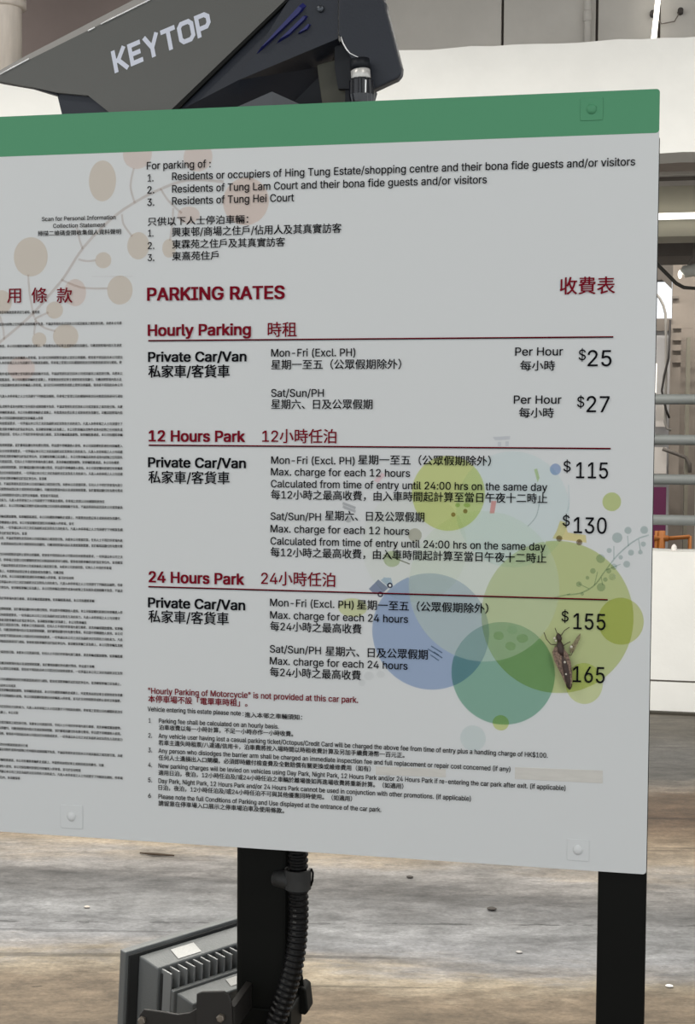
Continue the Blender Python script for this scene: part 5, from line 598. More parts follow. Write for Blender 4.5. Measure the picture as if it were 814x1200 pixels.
circle(525, 578, 43, 44, (174, 184, 116), 'yellow green printed disc')
circle(600, 597, 67, 68, (178, 190, 190))
circle(566, 687, 89, 88, (183, 192, 183), 'pale green printed disc')
VEIL = disc(566, 687, 89, 88, 96)
def in_poly(p, Q):
    r = False
    for i in range(len(Q)):
        a, b = Q[i-1], Q[i]
        if (a[1] > p[1]) != (b[1] > p[1]) and p[0] < (b[0]-a[0]) * (p[1]-a[1]) / (b[1]-a[1]) + a[0]: r = not r
    return r
def run(P, test):                            # the one unbroken run of points of a closed curve that pass the test
    n = len(P); k = [test(p) for p in P]
    s = next(i for i in range(n) if k[i] and not k[i-1])
    out = []
    while k[s % n] and len(out) < n: out.append(P[s % n]); s += 1
    return out
def split_disc(px, py, rx, ry, c_out, c_in, label):
    A = disc(px, py, rx, ry, 240); Bv = disc(566, 687, 89, 88, 240)
    outer = run(A, lambda p: not in_poly(p, Bv)); inner = run(A, lambda p: in_poly(p, Bv)); arc = run(Bv, lambda p: in_poly(p, A))
    flat('printed_disc', [outer + arc[::-1]], ink(c_out), label=label); flat('printed_disc', [inner + arc], ink(c_in), label=label + ', overlap')
split_disc(652, 723, 90, 89, (164, 175, 118), (169, 178, 142), 'large lime printed disc')
split_disc(504, 740, 69, 68, (131, 150, 178), (154, 166, 178), 'blue printed disc')
split_disc(589, 789, 61, 60, (112, 154, 136), (146, 170, 164), 'sea green printed disc')
circle(727, 728, 27, 27.5, (170, 177, 120))
circle(684, 801, 22, 24, (176, 185, 134))
circle(586.5, 847, 9.5, 9, (172, 182, 118))
circle(554, 865, 15, 15, (174, 185, 184))
circle(485, 640, 62, 66, (186, 191, 186))
circle(413, 712, 17, 11, (178, 184, 140))
circle(650.5, 550, 6.5, 6.8, (128, 148, 178)); circle(716.5, 588, 11, 11, (164, 176, 116))
circle(486, 627, 8, 8, (158, 158, 146)); circle(459, 655, 10, 9.5, (158, 172, 140))
stem([(459, 652), (470, 657), (480, 661)], 1.5, (120, 124, 112)); stem([(449, 650), (459, 655)], 1.2, (140, 144, 132))
BR = (146, 162, 160)
stem([(664, 697), (680, 695), (696, 686), (708, 670), (722, 652), (736, 639), (748, 631), (760, 627)], 1.6, BR)
stem([(645, 702), (655, 699), (668, 696)], 1.6, BR)
for p in ([(719, 655), (719, 640)], [(736, 640), (735, 628)], [(748, 632), (750, 645)], [(710, 668), (727, 661)], [(704, 676), (706, 686)], [(696, 686), (700, 670)], [(690, 690), (678, 684)]): stem(p, 1.1, BR)
for a in ((723, 630, 6), (735.5, 621.5, 4.2), (754.5, 621, 4.6), (713.5, 645, 3), (739, 647.5, 3.6), (750, 647, 2.6), (753.5, 637.5, 3), (727, 653, 2.6), (734, 661, 4), (719, 664, 3.6),
          (703.5, 654.5, 5.2), (694.5, 669, 3.2), (713, 669, 3), (717, 676, 4), (709, 679, 2.6), (704, 688, 5), (678, 684.5, 3.2), (688, 677, 2.2), (682, 696, 2)): circle(a[0], a[1], a[2], a[2], (150, 164, 162))
# little vehicles and street pictograms
def pg(pts, c): flat('printed_picture', [[bp(*p) for p in pts]], ink(c))
pg([(432, 690), (443, 679), (455, 689), (447, 696), (436, 694)], (112, 124, 146))
pg([(446, 680), (450, 676.5), (458, 677), (460, 684), (455, 688)], (146, 166, 182)); pg([(450, 680), (454, 678.5), (456, 681), (453, 684)], (186, 192, 193))
for x, y in ((456.7, 686), (445.5, 696.5)):
    flat('printed_wheel', [disc(x, y, 3.3, 3.3, 20)], ink((64, 66, 84))); flat('printed_wheel_hub', [disc(x, y, 1.6, 1.6, 14)], mat('hub white', (214, 216, 216)))
pg([(652, 622), (656, 610), (662, 612), (665, 624), (686, 627), (687, 636), (647, 631)], (190, 180, 122))
for x, y in ((655, 631), (678.5, 635.5)):
    flat('printed_wheel', [disc(x, y, 3.6, 3.6, 20)], ink((120, 112, 100))); flat('printed_wheel_hub', [disc(x, y, 1.8, 1.8, 14)], ink((180, 176, 168)))
pg([(575.5, 587), (581.5, 587), (579, 601.5), (573.5, 601.5)], (196, 134, 130)); pg([(438, 563), (447, 554), (452, 556), (443, 566)], (196, 168, 172))
pg([(625.5, 550), (629, 549), (632, 560), (629.5, 565)], (160, 178, 130))
stem([(632, 588), (628, 605), (618, 617)], 1.2, (150, 160, 160))
for x, y in ((531, 603), (545, 599)): circle(x, y, 2.6, 2.6, (140, 120, 92))
circle(536, 592, 3, 2.5, (150, 172, 132)); circle(547, 592, 4, 2.5, (156, 176, 134))
for k in range(2): pg([(402 + k*0, 588 + 4*k), (417, 594 + 4*k), (416, 597 + 4*k), (401, 591 + 4*k)], (150, 154, 156))
circle(408, 609, 3.5, 3.5, (156, 160, 160))
for r in range(4):
    stem([(505 + 3.2 * (r // 2) - 4*(r % 2), 757 + 3.4 * r), (518 - 4*(r % 2), 765 + 3.0 * r)], 1.5, (112, 124, 132))
pg([(577, 512), (598, 511), (597, 515), (580, 516)], (168, 173, 178)); pg([(583, 518), (587, 518), (587, 523), (583, 523)], (168, 173, 178)); pg([(592, 517), (596, 517), (596, 523), (592, 523)], (168, 173, 178))
stem([(666, 568), (666.5, 590), (664, 600)], 1.4, (168, 180, 182))
for a in ((432, 792, 6, 5), (446, 790, 5, 4), (424, 800, 4, 4)): circle(*a, (180, 184, 184))
for a in ((584, 745, 6, 5), (600, 738, 6, 5), (612, 748, 7, 5), (598, 757, 6, 5)): circle(*a, (170, 184, 164))

# ------------------------------------------------------------------ lettering: outlines of the Latin letters (em/500 grid) as triangles; Chinese from the built-in font
GLYPHS = {}
for row in GLYPH_ROWS:
    nv, nt_ = row[2], row[3]; v0 = row[4:4 + 2*nv]; t0 = row[4 + 2*nv:]
    GLYPHS[chr(row[0])] = ([(v0[2*k] / 355, v0[2*k+1] / 355) for k in range(nv)], [tuple(t0[3*k:3*k+3]) for k in range(nt_)], row[1] / 355)
GLYPHS[' '] = ([], [], 0.28)
def need(chars):
    todo = [c for c in sorted(set(chars)) if c not in GLYPHS]
    obs = []
    for c in todo:
        cu = bpy.data.curves.new('glyph', 'FONT'); cu.body = c; cu.size = 1; cu.resolution_u = 2
        o = bpy.data.objects.new('glyph', cu); COL.objects.link(o); obs.append((c, o, cu))
    bpy.context.view_layer.update()
    for c, o, cu in obs:
        me = o.to_mesh(); me.calc_loop_triangles()
        vs = [(v.co.x, v.co.y) for v in me.vertices]; ts = [tuple(t.vertices) for t in me.loop_triangles]
        o.to_mesh_clear(); GLYPHS[c] = (vs, ts, 1.0)
    for c, o, cu in obs: bpy.data.objects.remove(o); bpy.data.curves.remove(cu)

def emark(name, c, rough=0.6):
    return mat(name, c, rough, spec=0.08)
m_txt = emark('black print', (12, 12, 18)); m_red = emark('dark red print', (118, 6, 30)); m_txt2 = emark('soft black print', (14, 14, 18))
def line(text, x0, yb, x1, em, m=None, bold=0.0, ytop=None, y1=None):
    """text laid on the board, baseline through pixel-measured (x0, yb), filling x0..x1, letters em tall"""
    a = bp(x0, yb); b = bp(x1, yb); h = abs(bp(x0, yb - em)[1] - a[1])
    pen = 0.0; parts = []
    for ch in text:
        vs, ts, adv = GLYPHS[ch]
        parts.append((vs, ts, pen)); pen += adv
    ink_ = [v[0] + p for vs, ts, p in parts for v in vs]
    lo, hi = min(ink_), max(ink_); sx = (b[0] - a[0]) / (hi - lo)
    V = []; F = []
    offs = [(0, 0)] if not bold else [(-bold, -bold*.6), (bold, bold*.6), (-bold, bold*.6), (bold, -bold*.6)]
    for k, (ox, oz) in enumerate(offs):
        for vs, ts, p in parts:
            n = len(V)
            V += [(a[0] + (x + p - lo + ox) * sx, D - .0012 - .00002 * k, a[1] + (z + oz) * h) for x, z in vs]
            F += [(i + n, j + n, l + n) for i, j, l in ts]
    mb = MB(); mb.v = [Vector(v) for v in V]; mb.f = F
    red = m is m_red
    return mb.build('lettering', m or m_txt, sign, fix=False, label='dark red printed lettering' if red else None)

S1 = '星期一至五（公眾假期除外）'; S2 = '星期六、日及公眾假期'; S12 = '每12小時之最高收費，由入車時間起計算至當日午夜十二時止'; S24 = '每24小時之最高收費'
MX = 'Max. charge for each %s hours'; CA = 'Calculated from time of entry until 24:00 hrs on the same day'; PV = 'Private Car/Van'; PC = '私家車/客貨車'
B, R_ = .012, m_red
LINES = [
 ('Scan for Personal Information', 49.5, 259.3, 135.7, 6.6, m_txt2, .012), ('Collection Statement', 62.7, 267.3, 123.5, 6.6, m_txt2, .012), ('掃描二維碼查閱收集個人資料聲明', 44.6, 276.3, 142, 6.6, m_txt2, .01),
 ('For parking of :', 172.5, 198.8, 247, 12.2), ('1.', 173.5, 213, 180, 11.8), ('2.', 173, 227, 181, 11.8), ('3.', 173, 241.4, 181, 11.8),
 ('Residents or occupiers of Hing Tung Estate/shopping centre and their bona fide guests and/or visitors', 202, 211.3, 743.5, 12.2),
 ('Residents of Tung Lam Court and their bona fide guests and/or visitors', 202, 226, 570, 12.2), ('Residents of Tung Hei Court', 202, 240, 344.5, 12.2),
 ('只供以下人士停泊車輛：', 173.5, 264, 291, 10.8), ('1.', 174, 277.4, 180, 11), ('2.', 173.5, 292, 181, 11), ('3.', 173.5, 306, 181, 11),
 ('興東邨/商場之住戶/佔用人及其真實訪客', 202, 276.6, 400, 11.8), ('東霖苑之住戶及其真實訪客', 202, 290.8, 334, 11.4), ('東熹苑住戶', 202, 304.6, 256, 11.2),
 ('PARKING RATES', 173.3, 352.3, 333, 20.5, R_, .034), ('收費表', 656, 343.5, 720, 22, R_, .012),
 ('Hourly Parking', 174, 393.6, 293.6, 18, R_, .034), ('時租', 314, 393.5, 347.6, 19, R_, .010),
 (PV, 174.3, 424, 288.5, 15.6, None, .032), (PC, 174.3, 441.3, 269, 16, None, .02),
 ('Mon-Fri (Excl. PH)', 318, 418, 416.3, 12.4), (S1, 318, 432, 470, 12.4), ('Sat/Sun/PH', 318, 465, 379.4, 12.4), (S2, 318, 478.3, 436.4, 12.4),
 ('12 Hours Park', 175, 517, 286.8, 17.4, R_, .034), ('12小時任泊', 307.6, 517.6, 394, 18, R_, .012),
 (PV, 174.3, 547.3, 287.8, 15.6, None, .032), (PC, 174.3, 565, 269, 16, None, .014),
 ('Mon-Fri (Excl. PH)', 318, 543.4, 415.5, 12), (S1, 419.7, 543.3, 575, 12.4), (MX % '12', 317.7, 557, 480.3, 12), (CA, 317.7, 571, 641, 12), (S12, 317.7, 584, 641, 12.2),
 ('Sat/Sun/PH', 317.2, 609, 376, 12), (S2, 381, 608.6, 497, 12.4), (MX % '12', 317.2, 623.6, 479.4, 12), (CA, 317.2, 638, 639, 12), (S12, 317.2, 651.3, 640, 12.2),
 ('24 Hours Park', 175, 682, 285.8, 17.4, R_, .034), ('24小時任泊', 306.2, 684, 392.6, 18, R_, .012),
 (PV, 174.2, 711.4, 287, 15.6, None, .032), (PC, 174.2, 728, 268, 16, None, .014),
 ('Mon-Fri (Excl. PH)', 316.7, 710, 414.3, 12), (S1, 418.3, 713, 572, 12.4), (MX % '24', 316.7, 724.6, 478, 12), (S24, 316.7, 738, 423.4, 12.2),
 ('Sat/Sun/PH', 316.4, 764.4, 376, 12), (S2, 381.5, 767.3, 501, 12.4), (MX % '24', 316.4, 778.3, 477.5, 12), (S24, 316.4, 791.6, 422.6, 12.2),
 ('Per Hour', 603.6, 416.8, 659.3, 13.2), ('每小時', 609.5, 433.4, 650, 12.8), ('$', 677.8, 422, 686, 17), ('25', 688.3, 429.2, 716, 26),
 ('Per Hour', 602, 473, 657.5, 13.2), ('每小時', 608, 488.4, 648.6, 12.8), ('$', 676, 477, 684.2, 17), ('27', 687, 483, 713.6, 26),
 ('$', 660, 552.5, 668.3, 17), ('115', 674.8, 560.3, 711.9, 26), ('$', 659, 616, 667.2, 17), ('130', 672, 624.6, 710.4, 26),
 ('$', 657.7, 728, 665.8, 17), ('155', 671.6, 737, 709, 26), ('$', 656.5, 789.6, 664.6, 17), ('165', 671, 799, 708, 26),
 ('"Hourly Parking of Motorcycle" is not provided at this car park.', 174, 812.6, 419.6, 9.6, R_, .02), ('本停車場不設「電單車時租」。', 174, 822, 290, 9, R_, .02),
]
NB = .016
NOTES = [
 ('Vehicle entering this estate please note :', 173.3, 833.6, 285.5, 7.4, 5), ('進入本邨之車輛須知：', 287, 838.8, 354, 7.2),
 ('1', 174.6, 847, 176.6, 7.2), ('Parking fee shall be calculated on an hourly basis.', 186.5, 847.4, 326.6, 7.4), ('泊車收費以每一小時計算，不足一小時亦作一小時收費。', 186.5, 853.6, 343.5, 7.2),
 ('2.', 174, 864.5, 178.4, 7.2), ('Any vehicle user having lost a casual parking ticket/Octopus/Credit Card will be charged the above fee from time of entry plus a handling charge of HK$100.', 186, 865, 641.8, 7.4),
 ('若車主遺失時租票/八達通/信用卡，泊車費將按入場時間以時租收費計算及另加手續費港幣一百元正。', 186, 871.5, 474, 7.2),
 ('3.', 174, 881.6, 178.4, 7.2), ('Any person who dislodges the barrier arm shall be charged an immediate inspection fee and full replacement or repair cost concerned (if any)', 186, 882.4, 598, 7.4),
 ('任何人士遺損出入口閘欄，必須即時繳付檢查費及全數賠償有關更換或維修費用（如有）', 186, 889, 434.5, 7.2),
 ('4.', 174, 899, 178.4, 7.2), ('New parking charges will be levied on vehicles using Day Park, Night Park, 12 Hours Park and/or 24 Hours Park if re-entering the car park after exit. (if applicable)', 186, 900, 662.7, 7.4),
 ('適用日泊，夜泊，12小時任泊及/或24小時任泊之車輛於離場後如再進場收費將重新計算。（如適用）', 186, 906.6, 472.7, 7.2),
 ('5.', 174, 916.6, 178.4, 7.2), ('Day Park, Night Park, 12 Hours Park and/or 24 Hours Park cannot be used in conjunction with other promotions. (if applicable)', 186, 917.6, 551.7, 7.4),
 ('日泊，夜泊，12小時任泊及/或24小時任泊不可與其他優惠同時使用。（如適用）', 186, 924, 412.6, 7.2),
 ('6', 174, 935, 177, 7.2), ('Please note the full Conditions of Parking and Use displayed at the entrance of the car park.', 186, 936, 446.8, 7.4),
 ('請留意在停車場入口展示之停車場泊車及使用條款。', 186, 942.4, 333, 7.2),
]
TERMS = ('凡進入本停車場之人士均須遵守下列條款及細則，停車場之管理公司有權隨時更改任何條款而毋須另行通知。使用者須將車輛停泊於指定車位內，並須確保車輛已妥為鎖上，'
         '本公司對車輛及其附件或車內財物之任何損失或損毀概不負責，不論該等損失是否因本公司或其僱員之疏忽而引致。未經本公司書面同意，任何人士不得於停車場內進行維修、清洗車輛或擺放雜物。'
         '如車輛阻塞通道，本公司有權將車輛移走或鎖上，所需費用由登記車主或使用者負責繳付。司機須按照場內指示及速度限制駕駛，並於離場前繳付所有應付費用，停泊證不得轉讓他人使用。'
         '本公司保留權利拒絕任何車輛進入停車場，並可於任何時間暫停或終止提供泊車服務，使用者不得因此向本公司提出任何索償或要求，一切爭議以本公司之決定為最終決定及對各方具約束力。')
need(''.join(l[0] for l in LINES) + ''.join(l[0] for l in NOTES) + TERMS + '使用條款')
for l in LINES:
    line(l[0], l[1], l[2], l[3], l[4], l[5] if len(l) > 5 else None, l[6] if len(l) > 6 else (.012 if l[4] < 14 else .006))
for l in NOTES:
    zh = ord(l[0][-2 if len(l[0]) > 2 else 0]) > 9999 or l[0][0] in '進若任適日請泊'
    line(l[0], l[1], l[2] + (1.0 if zh else -.4), l[3], 6.7 if zh else l[4], m_txt2, NB)
for (p0, p1) in (((174, 399.9), (718.4, 394.3)), ((174.5, 522), (715.3, 525.4)), ((174, 687), (711.8, 703.2))):
    a, b = bp(*p0), bp(*p1); z = (a[1] + b[1]) / 2; x0, x1 = a[0], b[0]; h = .0009
    flat('rule_line', [[(x0, z - h), (x1, z - h), (x1, z + h), (x0, z + h)]], m_red, dz=.0009, label='dark red ruled line under a heading')
    flat('rule_line', [[(x0, z - h*1.1), (x1, z - h*1.1), (x1, z - h*.1), (x0, z - h*.1)]], m_txt, dz=.00095)
for ch, x in (('使', -62), ('用', 9), ('條', 37.5), ('款', 67)): line(ch, x, 353.6, x + 18 - (2 if ch == '用' else 0), 19.5, R_, .008)
# the dense block of conditions at the left: (y at the right end, right end x)
TL_ = [(365, 47), (378, 143), (404, 143), (418, 144), (424, 143), (437, 144), (444, 143), (450.5, 144), (463.7, 144), (476, 144), (483, 144), (489.4, 51), (496, 144), (503, 144), (509, 144),
 (522, 144), (529, 144), (535.3, 144), (541.5, 140), (548.3, 144), (555, 144), (560.3, 55), (568, 144), (574.4, 144), (580.4, 69), (587.2, 123), (594, 144), (607, 144), (613, 87), (620.2, 144), (624.5, 32),
 (632.8, 144), (639.5, 144), (652, 144), (658.7, 144), (665, 131), (670.4, 75), (676.8, 87), (685, 144), (691.6, 144), (703.5, 111), (717, 144), (724, 141), (729, 102), (736, 144), (742, 144), (749, 144), (755.8, 144),
 (768.5, 144), (780.5, 111), (788.3, 144), (801, 144), (803, 19), (813.9, 144), (820.6, 144), (833.6, 144), (834.6, 22), (852.5, 144), (859.2, 144), (865.8, 144), (873, 33), (884.8, 144), (896, 122), (902, 95), (911, 144), (911.2, 24)]
pos = 0
for y, xr in TL_:
    r = bp(xr, y + 2.1); xz = bp(-104, y)[0]; n = max(4, int(round((r[0] - xz) / .00338)))
    s = ''.join(TERMS[(pos + i) % len(TERMS)] for i in range(n)); pos += n
    # place from the right end: same board height all along the row
    V = []; F = []; a = xz; sx = (r[0] - xz) / n; h = .0040
    for i, ch in enumerate(s):
        vs, ts, adv = GLYPHS[ch]
        for k, o_ in enumerate((-.02, .02)):
            q = len(V); V += [Vector((a + (x + i + o_) * sx, D - .0012 - .00002*k, r[1] + z * h)) for x, z in vs]; F += [(u + q, v + q, w + q) for u, v, w in ts]
    mb = MB(); mb.v = V; mb.f = F
    mb.build('conditions_text', m_txt2, sign, fix=False)

# ------------------------------------------------------------------ camera pole with its conduit
YP = 1.66
m_pole = mat('dark olive black steel', (11, 12, 9), 0.55, spec=0.15, var=.1, scale=20)
m_dark = mat('navy black housing plastic', (33, 37, 46), 0.42, spec=0.4, bump=.1, bscale=300)
m_dark2 = mat('shaded housing plastic', (22, 25, 31), 0.5, spec=0.3)  # darker copy of the housing plastic, underside shade put into its colour
m_grey = mat('grey anodised cover', (90, 90, 87), 0.5, spec=0.4, bump=.15, bscale=500)
pole = thing('steel_pole', 'dark square steel pole with corrugated conduit left of the sign post', 'pole', (at(306, 1100, YP).x, YP + .035, 0))
xa, xb = at(275.5, 1100, YP).x, at(339, 1100, YP).x
MB().box((xa, YP, 0), (xb, YP + .055, zT - .02)).build('shaft', m_pole, pole, bevel=.009, segs=4)
MB().box((xa - .05, YP - .05, 0), (xb + .05, YP + .115, .012)).build('base_plate', m_pole, pole)
# corrugated conduit
def P3(px, py, Y): return at(px, py, Y)
YC = YP - .006
path = smooth_path([(421, 122), (400, 300), (362, 560), (349, 800), (349, 1000), (349.5, 1080), (344, 1130), (333, 1170), (318, 1210), (296, 1260)], 60)
pts = []; rr = []
for i, (a, b) in enumerate(path):
    Y = YC - max(0, (b - 1080)) * .0001; Y += max(0, 700 - b) * .0001
    pts.append(P3(a, b, Y))
# resample at 1.6 mm for the ribs
out = [pts[0]]; step = .0019
for p in pts[1:]:
    while (p - out[-1]).length > step: out.append(out[-1] + (p - out[-1]).normalized() * step)
rr = [.0128 if (i // 2) % 2 else .0112 for i in range(len(out))]
MB().tube(out, rr, 16).build('conduit', mat('black corrugated plastic', (6, 6, 7), 0.4, spec=0.3), pole, smooth=False, label='black corrugated cable conduit')
cl = MB()
zc0, zc1 = P3(350, 1041, YC).z, P3(350, 1018, YC).z
cx = P3(349, 1030, YC).x
ring = []
for i in range(21):
    t = math.pi * 1.5 + (i - 10) / 10 * math.pi * .62
    ring.append((cx + .0165 * math.cos(t), YC + .0165 * math.sin(t)))
m_clamp = mat('dark rubber clamp', (42, 42, 41), 0.6)
V = []; F = []
for x, y in ring: V += [(x, y, zc0), (x, y, zc1)]
for x, y in ring:
    d = Vector((x - cx, y - YC)).normalized() * .0135; V += [(cx + d.x, YC + d.y, zc0), (cx + d.x, YC + d.y, zc1)]
n = len(ring)
for i in range(n - 1):
    F += [(2*i, 2*i+2, 2*i+3, 2*i+1), (2*n+2*i+1, 2*n+2*i+3, 2*n+2*i+2, 2*n+2*i), (2*i+1, 2*i+3, 2*n+2*i+3, 2*n+2*i+1), (2*i, 2*n+2*i, 2*n+2*i+2, 2*i+2)]
clamp = MB().add(V, F).build('clamp', m_clamp, pole)
MB().tube([P3(322, 1029, YP - .001), P3(336, 1031, YP - .006), P3(342, 1031, YP - .008)], [.0095, .0115, .0115], 14).build('clamp_lug', m_clamp, clamp, smooth=True)
MB().tube([P3(364.5, 1018, YC), P3(366.5, 1023, YC), P3(366, 1032, YC), P3(364, 1038, YC)], .0014, 8).build('clamp_spring', m_pole, clamp, smooth=True)
# bracket band round the pole near the bottom of the frame
cb_ = MB().box((xa - .003, YP - .003, P3(300, 1215, YP).z), (xb + .003, YP + .058, P3(300, 1180, YP).z)).build('pole_band', m_pole, pole, bevel=.002)
MB().extr([P3(340, 1164, YP + .05), P3(352, 1156, YP + .05), P3(358, 1160, YP + .05), P3(361, 1186, YP + .05), P3(357, 1190, YP + .05), P3(338, 1186, YP + .05)], (0, .03, 0)).build('band_flange', m_pole, pole, bevel=.002)
MB().extr([P3(346, 1164, YP + .055), P3(352, 1135, YP + .055), P3(356, 1157, YP + .055), P3(352, 1166, YP + .055)], (0, .004, 0)).build('band_gusset', m_pole, pole)

# ------------------------------------------------------------------ number plate camera housing on top of the pole
YH = 1.74
hs = thing('camera_housing', 'angular grey and navy camera housing poking up above the sign', 'camera', at(300, 110, YH + .05))
def poly3(name, pts, Y, dep, m, parent=hs, bevel=0.0, label=None):
    F_ = [P3(a, b, Y) for a, b in pts]; v = Vector((0, dep, 0))
    return MB().hexa(F_, [p + v for p in F_]).build(name, m, parent, bevel=bevel, label=label)
cover = poly3('side_cover', [(-9, 93.6), (0, 88), (34, 70), (175, 0), (425, -124), (440, -101), (334, 0), (198, 131), (180, 150), (146, 150), (129, 132.5), (103, 111.8), (67, 108.5), (35, 101.5), (0, 95.3)], YH, .006, m_grey, label='flat grey side cover with pale lettering')
m_strip = mat('pale cover edge', (150, 146, 141), 0.4, metal=.2)
poly3('top_trim', [(-10, 88), (30, 65.5), (158, -1), (415, -128), (425, -123), (175, 0.5), (34, 70.5), (-9, 92)], YH + .001, .012, m_strip, label='pale grey edge strip')
m_shine = mat('white highlight', (250, 250, 250), 0.15, spec=.8)  # white that stands for highlights on the housing edges and nut
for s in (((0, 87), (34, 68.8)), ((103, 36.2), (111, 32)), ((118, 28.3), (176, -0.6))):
    MB().tube([P3(*s[0], YH - .001), P3(*s[1], YH - .001)], .0009, 8).build('edge_highlight', m_shine, hs, smooth=True)  # highlight along the cover's top edge, built as thin white rods
# under wedge and navy cowl fin
poly3('under_lip', [(-9, 94), (0, 95.6), (35, 101.5), (67, 109), (67.5, 112), (35, 102.2), (0, 96.2)], YH + .004, .012, m_dark2)
poly3('cowl_fin', [(66, 108), (104, 111), (131, 133), (150, 150), (76, 150), (72, 133), (67, 112.5)], YH + .007, .015, m_dark, bevel=.001)
# body behind the cover: lower facet turned down, its shade put into a darker colour
def solid(name, V, F, m, parent=hs, bevel=0.0, label=None):
    return MB().add([P3(*v) for v in V], F).build(name, m, parent, bevel=bevel, label=label)
body = solid('body', [(430, -92, YH + .008), (186, 142, YH + .008), (279, 94, YH + .004), (396, 45, YH), (396, -92, YH),
              (420, -92, YH + .14), (186, 190, YH + .14), (300, 175, YH + .09), (404, 74, YH + .06), (404, -92, YH + .14)],
      [(0, 1, 2, 3, 4), (1, 6, 7, 2), (2, 7, 8, 3), (3, 8, 9, 4), (0, 5, 6, 1), (5, 9, 8, 7, 6), (0, 4, 9, 5)], m_dark)
solid('underside', [(186, 143, YH + .012), (279, 95, YH + .006), (396, 46, YH + .004), (404, 76, YH + .05), (372, 78, YH + .055), (378, 125, YH + .06), (300, 165, YH + .09), (190, 175, YH + .1)],
      [(0, 1, 2, 3, 4, 5, 6, 7)], m_dark2)
poly3('rear_cap', [(396, -92), (440, -92), (450, 0), (452.5, 4), (453, 10), (470.5, 78), (470, 86), (465, 92), (437, 105), (425, 112), (411, 68), (404, 58), (400, 46), (396, 40)], YH - .004, .018, m_dark, bevel=.0025, label='rounded navy rear cap')
MB().tube([P3(a, b, YH - .0045) for a, b in ((399.5, 43), (402, 51), (406, 58), (410, 62.5), (418, 66.5), (432, 71))], [.0004, .0009, .0009, .0007, .0005, .0003], 8).build('cap_highlight', m_shine, hs, smooth=True)  # bright highlight on the cap's edge, drawn as a tapering white line
poly3('mount_plate', [(371, 76), (392, 70), (404, 73), (408, 122), (378, 126), (374, 100)], YH + .03, .01, mat('olive mount plate', (66, 65, 54), 0.6), bevel=.001, label='olive grey mount plate')
poly3('cap_foot', [(411, 66), (425, 73), (437, 103), (430, 128), (404, 128), (405, 80)], YH + .02, .03, m_dark2)
poly3('cap_filler', [(392, 44), (404, 52), (414, 64), (416, 104), (396, 104), (392, 80)], YH + .015, .01, m_dark2)
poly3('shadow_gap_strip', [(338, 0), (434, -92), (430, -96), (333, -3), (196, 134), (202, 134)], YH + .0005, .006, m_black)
m_louv = mat('deep blue vent louvre', (30, 34, 96), 0.35, spec=.5)
for q in (((296.5, 64), (357, -2), (362, 2), (357, 9), (318, 46), (300, 62)), ((320, 52), (358, 15), (362, 16), (359, 21), (336, 43)), ((347, 40), (362, 26), (364.5, 27), (360, 34), (352, 38))):
    top = [P3(a, b, YH - .003) for a, b in q]; c = sum(top, Vector()) / len(top)
    MB().hexa([c + (p - c) * .72 for p in top], [p + Vector((0, .008, 0)) for p in top]).build('vent_louvre', m_louv, hs)
c = P3(375, 10, YH - .002)
MB().tube([c + Vector((0, .006, 0)), c, c + Vector((0, -.0012, 0))], [.0046, .0046, .0036], 18).build('screw', mat('dull screw', (74, 78, 84), .35, metal=.6), hs, smooth=True)
# mounting knuckle in front
solid('mount_knuckle', [(276, 126, YH - .03), (318.5, 107.3, YH - .05), (320, 132, YH - .05), (360, 126, YH - .03), (280, 140, YH + .02), (360, 140, YH + .02), (318, 112, YH + .02)],
      [(0, 2, 1), (1, 2, 3), (0, 1, 6), (1, 3, 6), (0, 6, 4), (3, 5, 6), (0, 4, 2), (2, 5, 3), (2, 4, 5), (4, 6, 5)], mat('knuckle grey', (70, 73, 78), .5))
# cable gland with metal collar, ribbed nut and plug
yg = YH - .02
def ringpts(cx, y): return P3(cx, y, yg)
gl = MB().tube([ringpts(421, 70), ringpts(422, 82)], .0125, 20).build('gland_neck', m_dark2, hs, smooth=True)
MB().tube([ringpts(422, 81.5), ringpts(422.2, 83), ringpts(422.8, 92), ringpts(423, 94)], [.0105, .0122, .0122, .011], 24).build('metal_collar', mat('brushed collar', (206, 204, 200), .3, metal=.2), hs, smooth=True)
nut = MB()
n = 24; V = []; F = []
for j, (yy, r) in enumerate(((93, .0132), (95, .0150), (112, .0158), (117, .0150), (126, .0132))):
    c = ringpts(423 + j * .3, yy)
    for i in range(n * 2):
        w = math.pi * i / n; q = r * (1 if i % 4 < 2 else .93); V.append(c + Vector((q * math.cos(w), q * math.sin(w), 0)))
for j in range(4):
    for i in range(2 * n): F.append((j*2*n+i, j*2*n+(i+1) % (2*n), (j+1)*2*n+(i+1) % (2*n), (j+1)*2*n+i))
F += [tuple(range(2*n-1, -1, -1)), tuple(range(8*n, 10*n))]
nut.add(V, F).build('gland_nut', mat('glossy black nut', (20, 22, 30), .25, spec=.7), hs)
